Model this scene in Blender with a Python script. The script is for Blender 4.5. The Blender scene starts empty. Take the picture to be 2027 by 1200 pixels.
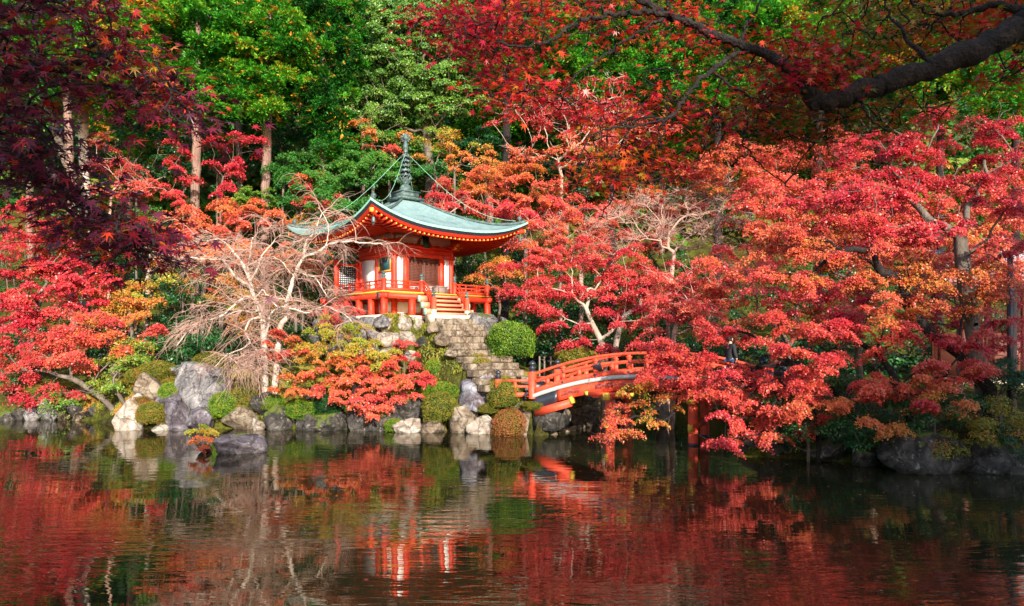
import bpy, math, random
import numpy as np
from mathutils import Vector, Matrix, noise as mnoise
R = math.radians
S = bpy.context.scene
COL = S.collection

# ------------------------------------------------------------------ camera
cam_d = bpy.data.cameras.new("camera"); cam = bpy.data.objects.new("camera", cam_d); COL.objects.link(cam)
cam.location = (0, 0, 3.5); cam.rotation_euler = (R(90), 0, 0)
cam_d.sensor_width = 36.0; cam_d.lens = 24.0; cam_d.shift_y = 0.0395
cam_d.clip_start = 0.1; cam_d.clip_end = 2000
S.camera = cam
F = 1351.0
def at(px, py, Y):
    return Vector(((px - 1013.5) / F * Y, Y, 3.5 + (680 - py) / F * Y))

# ------------------------------------------------------------------ light
SUN_AZ = (0.30, -0.95); SUN_EL = R(20)
w = bpy.data.worlds.new("World"); S.world = w; w.use_nodes = True
nt = w.node_tree; bg = nt.nodes["Background"]
sky = nt.nodes.new("ShaderNodeTexSky"); sky.sky_type = 'NISHITA'; sky.sun_disc = False
sky.sun_elevation = SUN_EL; sky.sun_rotation = math.atan2(SUN_AZ[0], SUN_AZ[1])
nt.links.new(sky.outputs[0], bg.inputs[0]); bg.inputs[1].default_value = 0.15
sd = bpy.data.lights.new("sun", 'SUN'); sun = bpy.data.objects.new("sun", sd); COL.objects.link(sun)
sd.energy = 4.3; sd.angle = R(0.5); sd.color = (1.0, 0.93, 0.80)
n_ = math.hypot(*SUN_AZ)
sdir = Vector((SUN_AZ[0]/n_*math.cos(SUN_EL), SUN_AZ[1]/n_*math.cos(SUN_EL), math.sin(SUN_EL)))
sun.rotation_euler = sdir.to_track_quat('Z', 'Y').to_euler()
sun.location = (5, -10, 30)
S.view_settings.view_transform = 'Standard'; S.view_settings.look = 'None'
S.view_settings.gamma = 1.0; S.view_settings.exposure = 1.32
S.cycles.max_bounces = 6; S.cycles.diffuse_bounces = 3; S.cycles.glossy_bounces = 3
S.cycles.transmission_bounces = 4; S.cycles.transparent_max_bounces = 4
S.cycles.caustics_reflective = False; S.cycles.caustics_refractive = False
S.cycles.use_denoising = True

# ------------------------------------------------------------------ helpers
rng = np.random.default_rng(7)
random.seed(7)

class MB:
    """collects vertices and faces for ONE mesh object"""
    def __init__(s):
        s.v = []; s.f3 = []; s.f4 = []; s.t = []; s.n = 0
    def add(s, v, f, tint=None):
        v = np.asarray(v, dtype=np.float64).reshape(-1, 3); f = np.asarray(f, dtype=np.int64)
        s.v.append(v); s.t.append(np.full(len(v), 0.5) if tint is None else np.asarray(tint, dtype=np.float64))
        (s.f3 if f.shape[1] == 3 else s.f4).append(f + s.n); s.n += len(v)
        return s
    def mesh(s, name, smooth=False):
        v = np.concatenate(s.v); t = np.concatenate(s.t)
        loops = []; starts = []; pos = 0
        for fl, k in ((s.f3, 3), (s.f4, 4)):
            if fl:
                f = np.concatenate(fl); loops.append(f.ravel()); starts.append(pos + np.arange(len(f)) * k); pos += f.size
        loops = np.concatenate(loops); starts = np.concatenate(starts)
        me = bpy.data.meshes.new(name)
        me.vertices.add(len(v)); me.vertices.foreach_set('co', v.astype(np.float32).ravel())
        me.loops.add(len(loops)); me.loops.foreach_set('vertex_index', loops.astype(np.int32))
        me.polygons.add(len(starts)); me.polygons.foreach_set('loop_start', starts.astype(np.int32))
        me.update(calc_edges=True)
        a = me.attributes.new('tint', 'FLOAT', 'POINT'); a.data.foreach_set('value', t.astype(np.float32))
        if smooth: me.polygons.foreach_set('use_smooth', np.ones(len(starts), dtype=bool))
        me.validate()
        return me
    def build(s, name, mat, parent=None, smooth=False, loc=None):
        me = s.mesh(name, smooth); me.materials.append(mat)
        o = bpy.data.objects.new(name, me); COL.objects.link(o)
        if parent is not None: o.parent = parent
        if loc is not None: o.location = loc
        return o
    # --- shapes
    def box(s, c, size, rz=0.0, bev=0.0, M=None):
        x, y, z = [q / 2 for q in size]
        v = np.array([[i*x, j*y, k*z] for i in (-1, 1) for j in (-1, 1) for k in (-1, 1)])
        if rz: 
            ca, sa = math.cos(rz), math.sin(rz); v = np.stack([v[:,0]*ca - v[:,1]*sa, v[:,0]*sa + v[:,1]*ca, v[:,2]], 1)
        if M is not None: v = v @ np.array(M).T
        v = v + np.array(c)
        f = [[0,1,3,2],[4,6,7,5],[0,4,5,1],[2,3,7,6],[0,2,6,4],[1,5,7,3]]
        return s.add(v, f)
    def bar(s, a, b, wd, h, up=(0,0,1)):
        a = Vector(a); b = Vector(b); d = (b - a); L = d.length; d.normalize()
        u = Vector(up); sd_ = d.cross(u).normalized(); u2 = sd_.cross(d).normalized()
        v = []
        for p in (a, b):
            for i, k in ((-1,-1),(1,-1),(1,1),(-1,1)):
                v.append(p + sd_*(i*wd/2) + u2*(k*h/2))
        return s.add([tuple(q) for q in v], [[0,3,2,1],[4,5,6,7],[0,1,5,4],[1,2,6,5],[2,3,7,6],[3,0,4,7]])
    def tube(s, pts, rad, sides=8, cap=True, tint=None):
        P = [Vector(p) for p in pts]; n = len(P)
        if not hasattr(rad, '__len__'): rad = [rad] * n
        T = []
        for i in range(n):
            d = P[min(i+1, n-1)] - P[max(i-1, 0)]; T.append(d.normalized())
        ref = Vector((0,0,1)) if abs(T[0].z) < 0.9 else Vector((1,0,0))
        u = T[0].cross(ref).normalized(); v = []
        for i in range(n):
            u = (u - T[i]*u.dot(T[i])).normalized(); w_ = T[i].cross(u)
            for k in range(sides):
                a = 2*math.pi*k/sides
                v.append(P[i] + (u*math.cos(a) + w_*math.sin(a)) * rad[i])
        f = []
        for i in range(n-1):
            for k in range(sides):
                k2 = (k+1) % sides
                f.append([i*sides+k, i*sides+k2, (i+1)*sides+k2, (i+1)*sides+k])
        v = [tuple(q) for q in v]
        s.add(v, f)
        if cap:
            for i, rev in ((0, True), (n-1, False)):
                ring = v[i*sides:(i+1)*sides]; c = tuple(P[i])
                fc = [[sides, (k+1) % sides, k] if rev else [sides, k, (k+1) % sides] for k in range(sides)]
                s.add(ring + [c], fc)
        return s
    def lathe(s, prof, c=(0,0,0), sides=16):
        v = []; n = len(prof)
        for r, z in prof:
            for k in range(sides):
                a = 2*math.pi*k/sides; v.append((c[0]+r*math.cos(a), c[1]+r*math.sin(a), c[2]+z))
        f = [[i*sides+k, i*sides+(k+1)%sides, (i+1)*sides+(k+1)%sides, (i+1)*sides+k] for i in range(n-1) for k in range(sides)]
        return s.add(v, f)
    def segs(s, P0, P1, r0, r1, sides=5):
        """many frustums at once"""
        P0 = np.asarray(P0); P1 = np.asarray(P1); d = P1 - P0
        L = np.linalg.norm(d, axis=1, keepdims=True) + 1e-9; d = d / L
        ref = np.where(np.abs(d[:, 2:3]) < 0.85, np.array([[0,0,1.0]]), np.array([[1.0,0,0]]))
        u = np.cross(d, ref); u /= np.linalg.norm(u, axis=1, keepdims=True) + 1e-9; w_ = np.cross(d, u)
        a = 2*np.pi*np.arange(sides)/sides
        ring = u[:,None,:]*np.cos(a)[None,:,None] + w_[:,None,:]*np.sin(a)[None,:,None]
        e = d[:,None,:]
        r0 = np.asarray(r0); r1 = np.asarray(r1)
        A = (P0[:,None,:] - e*(r0[:,None,None]*0.4)) + ring*r0[:,None,None]
        B = P1[:,None,:] + ring*r1[:,None,None]
        v = np.concatenate([A, B], axis=1).reshape(-1, 3)
        k = np.arange(sides); k2 = (k+1) % sides
        f = np.stack([k, k2, k2+sides, k+sides], 1)[None] + (np.arange(len(P0))*2*sides)[:,None,None]
        return s.add(v, f.reshape(-1, 4))
    def leaves(s, C, N, L, W, g, tint, T=None, fold=0.0):
        """one rhombic leaf per row"""
        C = np.asarray(C); n = len(C)
        N = N / (np.linalg.norm(N, axis=1, keepdims=True) + 1e-9)
        if T is None: T = g.normal(size=(n, 3))
        T = T - N*np.sum(T*N, axis=1, keepdims=True); T /= np.linalg.norm(T, axis=1, keepdims=True) + 1e-9
        B = np.cross(N, T)
        L = np.broadcast_to(np.asarray(L, dtype=float), (n,))[:,None]; W = np.broadcast_to(np.asarray(W, dtype=float), (n,))[:,None]
        v = np.stack([C - T*L*.5, C + B*W*.5 + T*L*.08 + N*fold*W, C + T*L*.5, C - B*W*.5 + T*L*.08 + N*fold*W], 1).reshape(-1, 3)
        f = np.arange(n*4).reshape(-1, 4)
        return s.add(v, f, np.repeat(tint, 4))
    def stars(s, C, N, T, size, tint, curl):
        """lobed maple leaves, fans of 14 triangles"""
        ang = np.radians([-178, -128, -100, -82, -62, -41, -22, 0, 22, 41, 62, 82, 100, 128])
        rad = np.array([.10, .40, .20, .72, .27, .92, .30, 1.05, .30, .92, .27, .72, .20, .40])
        n = len(C); N = N/np.linalg.norm(N, axis=1, keepdims=True)
        T = T - N*np.sum(T*N, axis=1, keepdims=True); T /= np.linalg.norm(T, axis=1, keepdims=True) + 1e-9
        B = np.cross(N, T)
        x = (rad*np.cos(ang))[None,:,None]; y = (rad*np.sin(ang))[None,:,None]
        zz = -(rad**2)[None,:,None]*curl[:,None,None] + (np.abs(rad*np.sin(ang))[None,:,None]) * (curl[:,None,None]*.8)
        sz = size[:,None,None]
        O = C[:,None,:] + (T[:,None,:]*x + B[:,None,:]*y + N[:,None,:]*zz)*sz
        v = np.concatenate([C[:,None,:] , O], 1).reshape(-1, 3)
        k = np.arange(14); f = np.stack([np.zeros(14, int), k+1, (k+1) % 14 + 1], 1)
        f = f[None] + (np.arange(n)*15)[:,None,None]
        return s.add(v, f.reshape(-1, 3), np.repeat(tint, 15))

def tag(o, label=None, cat=None, group=None, kind=None):
    if label: o['label'] = label
    if cat: o['category'] = cat
    if group: o['group'] = group
    if kind: o['kind'] = kind
    return o
def empty(name, loc=(0,0,0), rz=0.0, label=None, cat=None, group=None):
    o = bpy.data.objects.new(name, None); COL.objects.link(o); o.location = loc; o.rotation_euler = (0,0,rz)
    o.empty_display_size = 0.3
    return tag(o, label, cat, group)
def child(name, me, mat, parent, loc=(0,0,0), sc=None):
    o = bpy.data.objects.new(name, me); COL.objects.link(o); o.parent = parent; o.location = loc
    if sc: o.scale = sc
    if not me.materials: me.materials.append(mat)
    o.material_slots[0].link = 'OBJECT'; o.material_slots[0].material = mat
    return o

# ------------------------------------------------------------------ materials
def newmat(name):
    m = bpy.data.materials.new(name); m.use_nodes = True; t = m.node_tree
    return m, t, t.nodes, t.links, t.nodes["Principled BSDF"]
def ramp(nd, cols, stops=None, interp='LINEAR'):
    r = nd.new("ShaderNodeValToRGB"); cr = r.color_ramp; cr.interpolation = interp
    n = len(cols)
    while len(cr.elements) < n: cr.elements.new(0.5)
    for i, c in enumerate(cols):
        cr.elements[i].position = (stops[i] if stops else i/(n-1)); cr.elements[i].color = (*c, 1)
    return r
def leafmat(name, cols, tr=0.35, rough=0.5, spec=0.35, stops=None):
    m, t, nd, lk, b = newmat(name)
    at_ = nd.new("ShaderNodeAttribute"); at_.attribute_name = 'tint'
    rp = ramp(nd, cols, stops); 
    oi = nd.new("ShaderNodeObjectInfo")
    ad = nd.new("ShaderNodeMath"); ad.operation = 'MULTIPLY_ADD'; ad.inputs[1].default_value = 0.22; 
    lk.new(oi.outputs['Random'], ad.inputs[0]); 
    sb = nd.new("ShaderNodeMath"); sb.operation = 'SUBTRACT'; sb.inputs[1].default_value = 0.11
    lk.new(at_.outputs['Fac'], sb.inputs[0]); lk.new(sb.outputs[0], ad.inputs[2]); lk.new(ad.outputs[0], rp.inputs[0])
    lk.new(rp.outputs[0], b.inputs['Base Color']); b.inputs['Roughness'].default_value = rough
    b.inputs['Specular IOR Level'].default_value = spec
    tl = nd.new("ShaderNodeBsdfTranslucent"); lk.new(rp.outputs[0], tl.inputs[0])
    mx = nd.new("ShaderNodeMixShader"); mx.inputs[0].default_value = tr
    lk.new(b.outputs[0], mx.inputs[1]); lk.new(tl.outputs[0], mx.inputs[2]); lk.new(mx.outputs[0], nd["Material Output"].inputs[0])
    return m
def surf(name, cols, scale=3.0, rough=0.7, bump=0.3, dist=0.02, stops=None, spec=0.4, metal=0.0, detail=8, stretch=None, scale2=None):
    m, t, nd, lk, b = newmat(name)
    tc = nd.new("ShaderNodeTexCoord"); src = tc.outputs['Object']
    if stretch:
        mp = nd.new("ShaderNodeMapping"); mp.inputs['Scale'].default_value = stretch; lk.new(src, mp.inputs[0]); src = mp.outputs[0]
    n1 = nd.new("ShaderNodeTexNoise"); n1.inputs['Scale'].default_value = scale; n1.inputs['Detail'].default_value = detail; n1.inputs['Roughness'].default_value = .62
    lk.new(src, n1.inputs[0]); rp = ramp(nd, cols, stops); lk.new(n1.outputs[0], rp.inputs[0])
    lk.new(rp.outputs[0], b.inputs['Base Color'])
    n2 = nd.new("ShaderNodeTexNoise"); n2.inputs['Scale'].default_value = scale2 or scale*4; n2.inputs['Detail'].default_value = 6; lk.new(src, n2.inputs[0])
    bp = nd.new("ShaderNodeBump"); bp.inputs['Strength'].default_value = bump; bp.inputs['Distance'].default_value = dist
    lk.new(n2.outputs[0], bp.inputs['Height']); lk.new(bp.outputs[0], b.inputs['Normal'])
    b.inputs['Roughness'].default_value = rough; b.inputs['Specular IOR Level'].default_value = spec; b.inputs['Metallic'].default_value = metal
    return m
def rockmat(name, cols, moss=(.10,.13,.02), mossamt=0.5, scale=2.2):
    m, t, nd, lk, b = newmat(name)
    tc = nd.new("ShaderNodeTexCoord"); oi = nd.new("ShaderNodeObjectInfo")
    va = nd.new("ShaderNodeVectorMath"); va.operation = 'ADD'
    sc_ = nd.new("ShaderNodeMath"); sc_.operation = 'MULTIPLY'; sc_.inputs[1].default_value = 37.0; lk.new(oi.outputs['Random'], sc_.inputs[0])
    lk.new(tc.outputs['Object'], va.inputs[0]); lk.new(sc_.outputs[0], va.inputs[1])
    n1 = nd.new("ShaderNodeTexNoise"); n1.inputs['Scale'].default_value = scale; n1.inputs['Detail'].default_value = 10; n1.inputs['Roughness'].default_value = .7; n1.inputs['Distortion'].default_value = .8
    lk.new(va.outputs[0], n1.inputs[0]); rp = ramp(nd, cols, [.33,.45,.54,.66][:len(cols)]); lk.new(n1.outputs[0], rp.inputs[0])
    # veins and lichen
    vo = nd.new("ShaderNodeTexVoronoi"); vo.feature = 'DISTANCE_TO_EDGE'; vo.inputs['Scale'].default_value = scale*.75
    mpv = nd.new("ShaderNodeVectorMath"); mpv.operation = 'MULTIPLY_ADD'; lk.new(n1.outputs['Color'], mpv.inputs[0]); mpv.inputs[1].default_value = (.5,.5,.5); lk.new(va.outputs[0], mpv.inputs[2]); lk.new(mpv.outputs[0], vo.inputs[0])
    cr = ramp(nd, [(.35,.35,.35),(1,1,1)], [0,.035]); lk.new(vo.outputs[0], cr.inputs[0])
    mu = nd.new("ShaderNodeMix"); mu.data_type = 'RGBA'; mu.blend_type = 'MULTIPLY'; mu.inputs[0].default_value = .55
    lk.new(rp.outputs[0], mu.inputs[6]); lk.new(cr.outputs[0], mu.inputs[7])
    n3 = nd.new("ShaderNodeTexNoise"); n3.inputs['Scale'].default_value = 5.5; n3.inputs['Detail'].default_value = 8; lk.new(va.outputs[0], n3.inputs[0])
    l3 = ramp(nd, [(0,0,0),(1,1,1)], [.60,.68]); lk.new(n3.outputs[0], l3.inputs[0])
    lm = nd.new("ShaderNodeMix"); lm.data_type = 'RGBA'; lm.inputs[7].default_value = (.34,.32,.28,1); lk.new(mu.outputs[2], lm.inputs[6])
    lf = nd.new("ShaderNodeMath"); lf.operation = 'MULTIPLY'; lf.inputs[1].default_value = .5; lk.new(l3.outputs[0], lf.inputs[0]); lk.new(lf.outputs[0], lm.inputs[0])
    # moss on what faces up
    ge = nd.new("ShaderNodeNewGeometry"); sx = nd.new("ShaderNodeSeparateXYZ"); lk.new(ge.outputs['Normal'], sx.inputs[0])
    n4 = nd.new("ShaderNodeTexNoise"); n4.inputs['Scale'].default_value = 1.8; n4.inputs['Detail'].default_value = 5; lk.new(va.outputs[0], n4.inputs[0])
    ad = nd.new("ShaderNodeMath"); ad.operation = 'MULTIPLY_ADD'; ad.inputs[1].default_value = .45; lk.new(sx.outputs[2], ad.inputs[0]); lk.new(n4.outputs[0], ad.inputs[2])
    th = ramp(nd, [(0,0,0),(1,1,1)], [1.02-.35*mossamt, 1.0-.35*mossamt+.12]); lk.new(ad.outputs[0], th.inputs[0])
    mm = nd.new("ShaderNodeMix"); mm.data_type = 'RGBA'; mm.inputs[7].default_value = (*moss, 1); lk.new(th.outputs[0], mm.inputs[0]); lk.new(lm.outputs[2], mm.inputs[6])
    lk.new(mm.outputs[2], b.inputs['Base Color']); b.inputs['Roughness'].default_value = .85; b.inputs['Specular IOR Level'].default_value = .25
    bp = nd.new("ShaderNodeBump"); bp.inputs['Strength'].default_value = 1.0; bp.inputs['Distance'].default_value = .11
    hs = nd.new("ShaderNodeMath"); hs.operation = 'MULTIPLY_ADD'; hs.inputs[1].default_value = .35; lk.new(cr.outputs[0], hs.inputs[0])
    n5 = nd.new("ShaderNodeTexNoise"); n5.inputs['Scale'].default_value = 9; n5.inputs['Detail'].default_value = 9; n5.inputs['Roughness'].default_value = .7; lk.new(va.outputs[0], n5.inputs[0]); lk.new(n5.outputs[0], hs.inputs[2])
    lk.new(hs.outputs[0], bp.inputs['Height']); lk.new(bp.outputs[0], b.inputs['Normal'])
    return m

VERM = surf('vermilion_paint', [(.26,.022,.012),(.54,.028,.010),(.64,.038,.012),(.74,.10,.05)], 3.6, .55, .35, .005, spec=.4, stops=[.27,.40,.62,.80])
VERM2 = surf('bridge_vermilion', [(.34,.03,.014),(.60,.055,.022),(.68,.08,.034),(.78,.16,.09)], 3.5, .55, .25, .005, stops=[.27,.42,.6,.8])
WORN = surf('worn_vermilion', [(.72,.15,.07),(.74,.22,.12),(.62,.30,.20)], 9, .6, .2, .004)
WHITE = surf('white_plaster', [(.78,.76,.73),(.86,.85,.83)], 2, .8, .1, .003)
YEL = surf('yellow_ochre', [(.50,.28,.03),(.68,.42,.05)], 6, .5, .1, .003)
DARKW = surf('dark_lattice_wood', [(.10,.025,.015),(.16,.05,.03)], 8, .6, .2, .003)
BLACKV = surf('dark_interior', [(.012,.009,.008),(.02,.015,.012)], 3, .7, .1, .003)
BLK = surf('black_metal', [(.012,.014,.022),(.03,.033,.045)], 6, .38, .1, .003, spec=.6)
BRONZE = surf('weathered_bronze', [(.03,.045,.045),(.06,.095,.09),(.16,.28,.24)], 7, .55, .3, .006, stops=[.35,.55,.75])
GREENCU = surf('green_copper', [(.10,.30,.22),(.22,.48,.36),(.40,.62,.50)], 9, .6, .3, .006)
DECKW = surf('white_deck_edge', [(.30,.29,.27),(.52,.51,.49)], 8, .7, .2, .004)
STONEP = surf('pale_cut_stone', [(.45,.38,.27),(.60,.52,.40)], 5, .85, .3, .01)
GREYWD = surf('grey_wood', [(.13,.09,.08),(.22,.17,.15)], 7, .8, .4, .006, stretch=(1,1,4))
BARK = surf('maple_bark', [(.05,.035,.028),(.11,.085,.065),(.20,.17,.14)], 4, .9, .8, .03, stretch=(1,1,.35), stops=[.3,.5,.75])
BARKL = surf('pale_bark', [(.16,.11,.085),(.30,.23,.18),(.46,.38,.31)], 5, .9, .6, .02, stretch=(1,1,.35), stops=[.3,.5,.75])
BARKD = surf('dark_bark', [(.005,.003,.003),(.014,.009,.008),(.06,.048,.04)], 9, .95, 1.0, .04, stops=[.3,.55,.8])
BARKC = surf('cedar_bark', [(.10,.055,.042),(.19,.11,.085),(.32,.22,.18)], 5, .92, .9, .03, stretch=(1.5,1.5,.12), stops=[.3,.5,.72])
CHERRY = surf('cherry_bark', [(.26,.19,.15),(.46,.37,.31),(.62,.54,.47)], 6, .9, .6, .02, stops=[.3,.48,.7])
TWIG = surf('bare_twig_bark', [(.24,.13,.10),(.38,.23,.18),(.50,.35,.29)], 3, .85, .2, .004)
RK_GREY = rockmat('grey_rock', [(.05,.046,.05),(.125,.115,.12),(.22,.20,.20),(.36,.33,.32)], mossamt=.42)
RK_DARK = rockmat('dark_rock', [(.012,.012,.011),(.035,.031,.028),(.07,.06,.054),(.15,.13,.115)], mossamt=.62)
RK_PALE = rockmat('pale_rock', [(.14,.10,.075),(.27,.21,.165),(.38,.32,.27),(.50,.46,.42)], mossamt=.15)
RK_WARM = rockmat('warm_rock', [(.06,.042,.032),(.14,.10,.07),(.24,.18,.125),(.33,.28,.23)], mossamt=.32)
RK_BLUE = rockmat('bluish_rock', [(.09,.06,.065),(.16,.13,.15),(.26,.25,.29),(.42,.42,.45)], mossamt=.05, scale=1.6)
RK_PURP = rockmat('purplish_rock', [(.035,.026,.03),(.085,.068,.08),(.15,.125,.145),(.30,.27,.28)], mossamt=.15, scale=1.8)
# ------------------------------------------------------------------ terrain
ISLAND = [(-23.6,31.4),(-20.5,31.3),(-18.6,30.6),(-17.0,29.0),(-15.9,28.2),(-14.0,27.9),(-11,28.0),(-8.5,27.9),(-6,27.8),(-3.5,27.5),(-1.5,27.1),(0.2,26.5),(1.1,25.7),(1.5,26.3),(2.4,27.6),(3.1,29.0),(3.6,31.5),(4.2,34.5)]
BACK = [(6,36.5),(9,36),(10.5,33.5),(10.6,30),(10.0,26.5),(9.3,24.2),(8.2,23.0),(7.4,21.9),(7.0,21.2),(9,20.6),(10.5,19.7),(12,19.1),(14.5,18.4),(17.5,18.2),(22,18.1),(32,17),(60,15)]
NEAR = [(60,2.6),(10,2.2),(0,2.4),(-10,2.3),(-60,2.8)]
POND = [(-60,33),(-32,31.8)] + ISLAND + BACK + NEAR
def sdf(px, py, poly):
    px = np.asarray(px, float); py = np.asarray(py, float)
    d = np.full(px.shape, 1e9); inside = np.zeros(px.shape, bool); n = len(poly)
    for i in range(n):
        x0, y0 = poly[i]; x1, y1 = poly[(i+1) % n]
        ex, ey = x1-x0, y1-y0
        t = np.clip(((px-x0)*ex + (py-y0)*ey)/(ex*ex+ey*ey), 0, 1)
        d = np.minimum(d, np.hypot(px-x0-t*ex, py-y0-t*ey))
        c = ((y0 > py) != (y1 > py)) & (px < (x1-x0)*(py-y0)/((y1-y0)+1e-12)+x0)
        inside ^= c
    return np.where(inside, -d, d)
TH = R(40.5); E1 = np.array([math.cos(TH), math.sin(TH)]); E2 = np.array([-math.sin(TH), math.cos(TH)])
PC = np.array([-5.30, 34.0]); ZT = 4.71
ST0 = np.array([-2.62, 30.65]); ST1 = np.array([0.0, 26.95]); SZ0 = 4.62; SZ1 = 1.62   # stone stair
def sstep(x): x = np.clip(x, 0, 1); return x*x*(3-2*x)
def ground(x, y):
    x = np.asarray(x, float); y = np.asarray(y, float)
    d = sdf(x, y, POND)
    bank = np.where(d > 0, .35*sstep(d/.35), -0.9*sstep(-d/1.2))
    isl = 2.15*(1-np.exp(-np.maximum(d-.2, 0)/1.9))
    rgt = 1.25*(1-np.exp(-np.maximum(d-.3, 0)/1.3))
    near = 1.5*(1-np.exp(-np.maximum(d, 0)/.8))
    wr = sstep((x-2.5)/3.0); wn = sstep((12-y)/4)
    h = bank + ((isl*(1-wr) + rgt*wr)*(1-wn) + near*wn)*(d > 0)
    slope = .40*np.maximum(y-38, 0)*sstep((y-38)/12) + .42*np.maximum(y-54, 0)
    slope = np.where(y > 120, slope*0 + .40*82 + .42*66, slope)
    h = h + slope + np.where(d > 1, .12*np.sin(x*1.1+1.3*np.sin(y*.7))*np.cos(y*.9+x*.3), 0)
    # terrace of the hall
    u = (x-PC[0])*E1[0] + (y-PC[1])*E1[1]; v = (x-PC[0])*E2[0] + (y-PC[1])*E2[1]
    q = np.maximum(np.abs(u+.0)-3.15, np.abs(v+0.15)-3.30)
    k = sstep(1-np.maximum(q, 0)/np.where((u < -3.0) | (v < -3.0), .28, 1.5)); h = h*(1-k) + ZT*k
    # stair strip and landing
    sx, sy = ST1-ST0; L2 = sx*sx+sy*sy
    t = np.clip(((x-ST0[0])*sx + (y-ST0[1])*sy)/L2, 0, 1); ds = np.hypot(x-ST0[0]-t*sx, y-ST0[1]-t*sy)
    k = sstep(1-np.maximum(ds-1.25, 0)/1.0)*(d > .3); h = h*(1-k) + (SZ0+(SZ1-SZ0)*t-.32)*k
    dl = np.hypot(x-1.0, y-27.3); k = sstep(1-np.maximum(dl-1.0, 0)/.9)*(d > .1); h = h*(1-k)+1.42*k
    return h
def gz(x, y): return float(ground(np.array([x]), np.array([y]))[0])
def axis(a0, a1, step, b0, b1, big):
    return np.concatenate([np.arange(b0, a0, big), np.arange(a0, a1, step), np.arange(a1, b1+big, big)])
gx = axis(-28, 28, .28, -130, 130, 4.0); gy = axis(14, 46, .25, -60, 170, 3.0)
X, Y = np.meshgrid(gx, gy); Zg = ground(X, Y)
for _ in range(1):
    nz = np.array([mnoise.noise(Vector((a*.9, b*.9, 0))) for a, b in zip(X.ravel(), Y.ravel())]).reshape(X.shape)
Zg = Zg + np.where(Zg > .3, nz*.16, 0)
ny_, nx_ = X.shape
idx = np.arange(ny_*nx_).reshape(ny_, nx_)
fq = np.stack([idx[:-1,:-1].ravel(), idx[:-1,1:].ravel(), idx[1:,1:].ravel(), idx[1:,:-1].ravel()], 1)
m, t, nd, lk, b = newmat('mossy_soil')
tc = nd.new("ShaderNodeTexCoord")
n1 = nd.new("ShaderNodeTexNoise"); n1.inputs['Scale'].default_value = .9; n1.inputs['Detail'].default_value = 8; lk.new(tc.outputs['Object'], n1.inputs[0])
n2 = nd.new("ShaderNodeTexNoise"); n2.inputs['Scale'].default_value = 9; n2.inputs['Detail'].default_value = 6; lk.new(tc.outputs['Object'], n2.inputs[0])
r1 = ramp(nd, [(.035,.022,.012),(.045,.045,.01),(.075,.085,.012),(.11,.085,.018)], [.3,.45,.58,.72]); lk.new(n1.outputs[0], r1.inputs[0])  # soil kept dark, which also stands in for shade in the hollows
r2 = ramp(nd, [(.45,.45,.45),(1.25,1.2,1.1)], [.35,.65]); lk.new(n2.outputs[0], r2.inputs[0])
mu = nd.new("ShaderNodeMix"); mu.data_type = 'RGBA'; mu.blend_type = 'MULTIPLY'; mu.inputs[0].default_value = 1
lk.new(r1.outputs[0], mu.inputs[6]); lk.new(r2.outputs[0], mu.inputs[7]); lk.new(mu.outputs[2], b.inputs['Base Color'])
bp = nd.new("ShaderNodeBump"); bp.inputs['Strength'].default_value = .8; bp.inputs['Distance'].default_value = .06; lk.new(n2.outputs[0], bp.inputs['Height']); lk.new(bp.outputs[0], b.inputs['Normal'])
b.inputs['Roughness'].default_value = .95; b.inputs['Specular IOR Level'].default_value = .1
SOIL = m
g = MB(); g.add(np.stack([X.ravel(), Y.ravel(), Zg.ravel()], 1), fq); tag(g.build('ground', SOIL, smooth=True), kind='structure')

# ------------------------------------------------------------------ water
m, t, nd, lk, b = newmat('pond_water')
tc = nd.new("ShaderNodeTexCoord")
def wnoise(sx, sy, det, off):
    mp = nd.new("ShaderNodeMapping"); mp.inputs['Scale'].default_value = (sx, sy, 1); mp.inputs['Location'].default_value = (off, off, 0)
    mp.inputs['Rotation'].default_value = (0, 0, R(off*.5))
    lk.new(tc.outputs['Object'], mp.inputs[0]); n = nd.new("ShaderNodeTexNoise"); n.inputs['Scale'].default_value = 1; n.inputs['Detail'].default_value = det; n.inputs['Roughness'].default_value = .5
    n.inputs['Distortion'].default_value = .3
    lk.new(mp.outputs[0], n.inputs[0]); return n
a1 = wnoise(1.1, 4.6, 2, 3.0); a2 = wnoise(.35, 1.3, 1, -7.0); a3 = wnoise(3.0, 13, 1, 11.0); a4 = wnoise(.12, .22, 2, 5.0)
def ma(op, x, y, z=None):
    n = nd.new("ShaderNodeMath"); n.operation = op
    for i, q in enumerate((x, y, z)):
        if q is None: continue
        if isinstance(q, (int, float)): n.inputs[i].default_value = q
        else: lk.new(q, n.inputs[i])
    return n.outputs[0]
h = ma('MULTIPLY_ADD', a2.outputs[0], 1.6, a1.outputs[0]); h = ma('MULTIPLY_ADD', a3.outputs[0], .22, h)
amp = ramp(nd, [(.14,.14,.14),(1.15,1.15,1.15)], [.40,.60]); lk.new(a4.outputs[0], amp.inputs[0])
h = ma('MULTIPLY', h, amp.outputs[0])
bp = nd.new("ShaderNodeBump"); bp.inputs['Strength'].default_value = 1.0; bp.inputs['Distance'].default_value = WAVE = 0.0075
lk.new(h, bp.inputs['Height'])
gl = nd.new("ShaderNodeBsdfGlossy"); gl.inputs['Roughness'].default_value = .015; gl.inputs['Color'].default_value = (1,.96,.9,1); lk.new(bp.outputs[0], gl.inputs['Normal'])
df = nd.new("ShaderNodeBsdfDiffuse"); df.inputs['Color'].default_value = (.016,.017,.007,1)
fr = nd.new("ShaderNodeFresnel"); fr.inputs[0].default_value = 2.2; lk.new(bp.outputs[0], fr.inputs[1])
mx = nd.new("ShaderNodeMixShader"); lk.new(fr.outputs[0], mx.inputs[0]); lk.new(df.outputs[0], mx.inputs[1]); lk.new(gl.outputs[0], mx.inputs[2])
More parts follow.
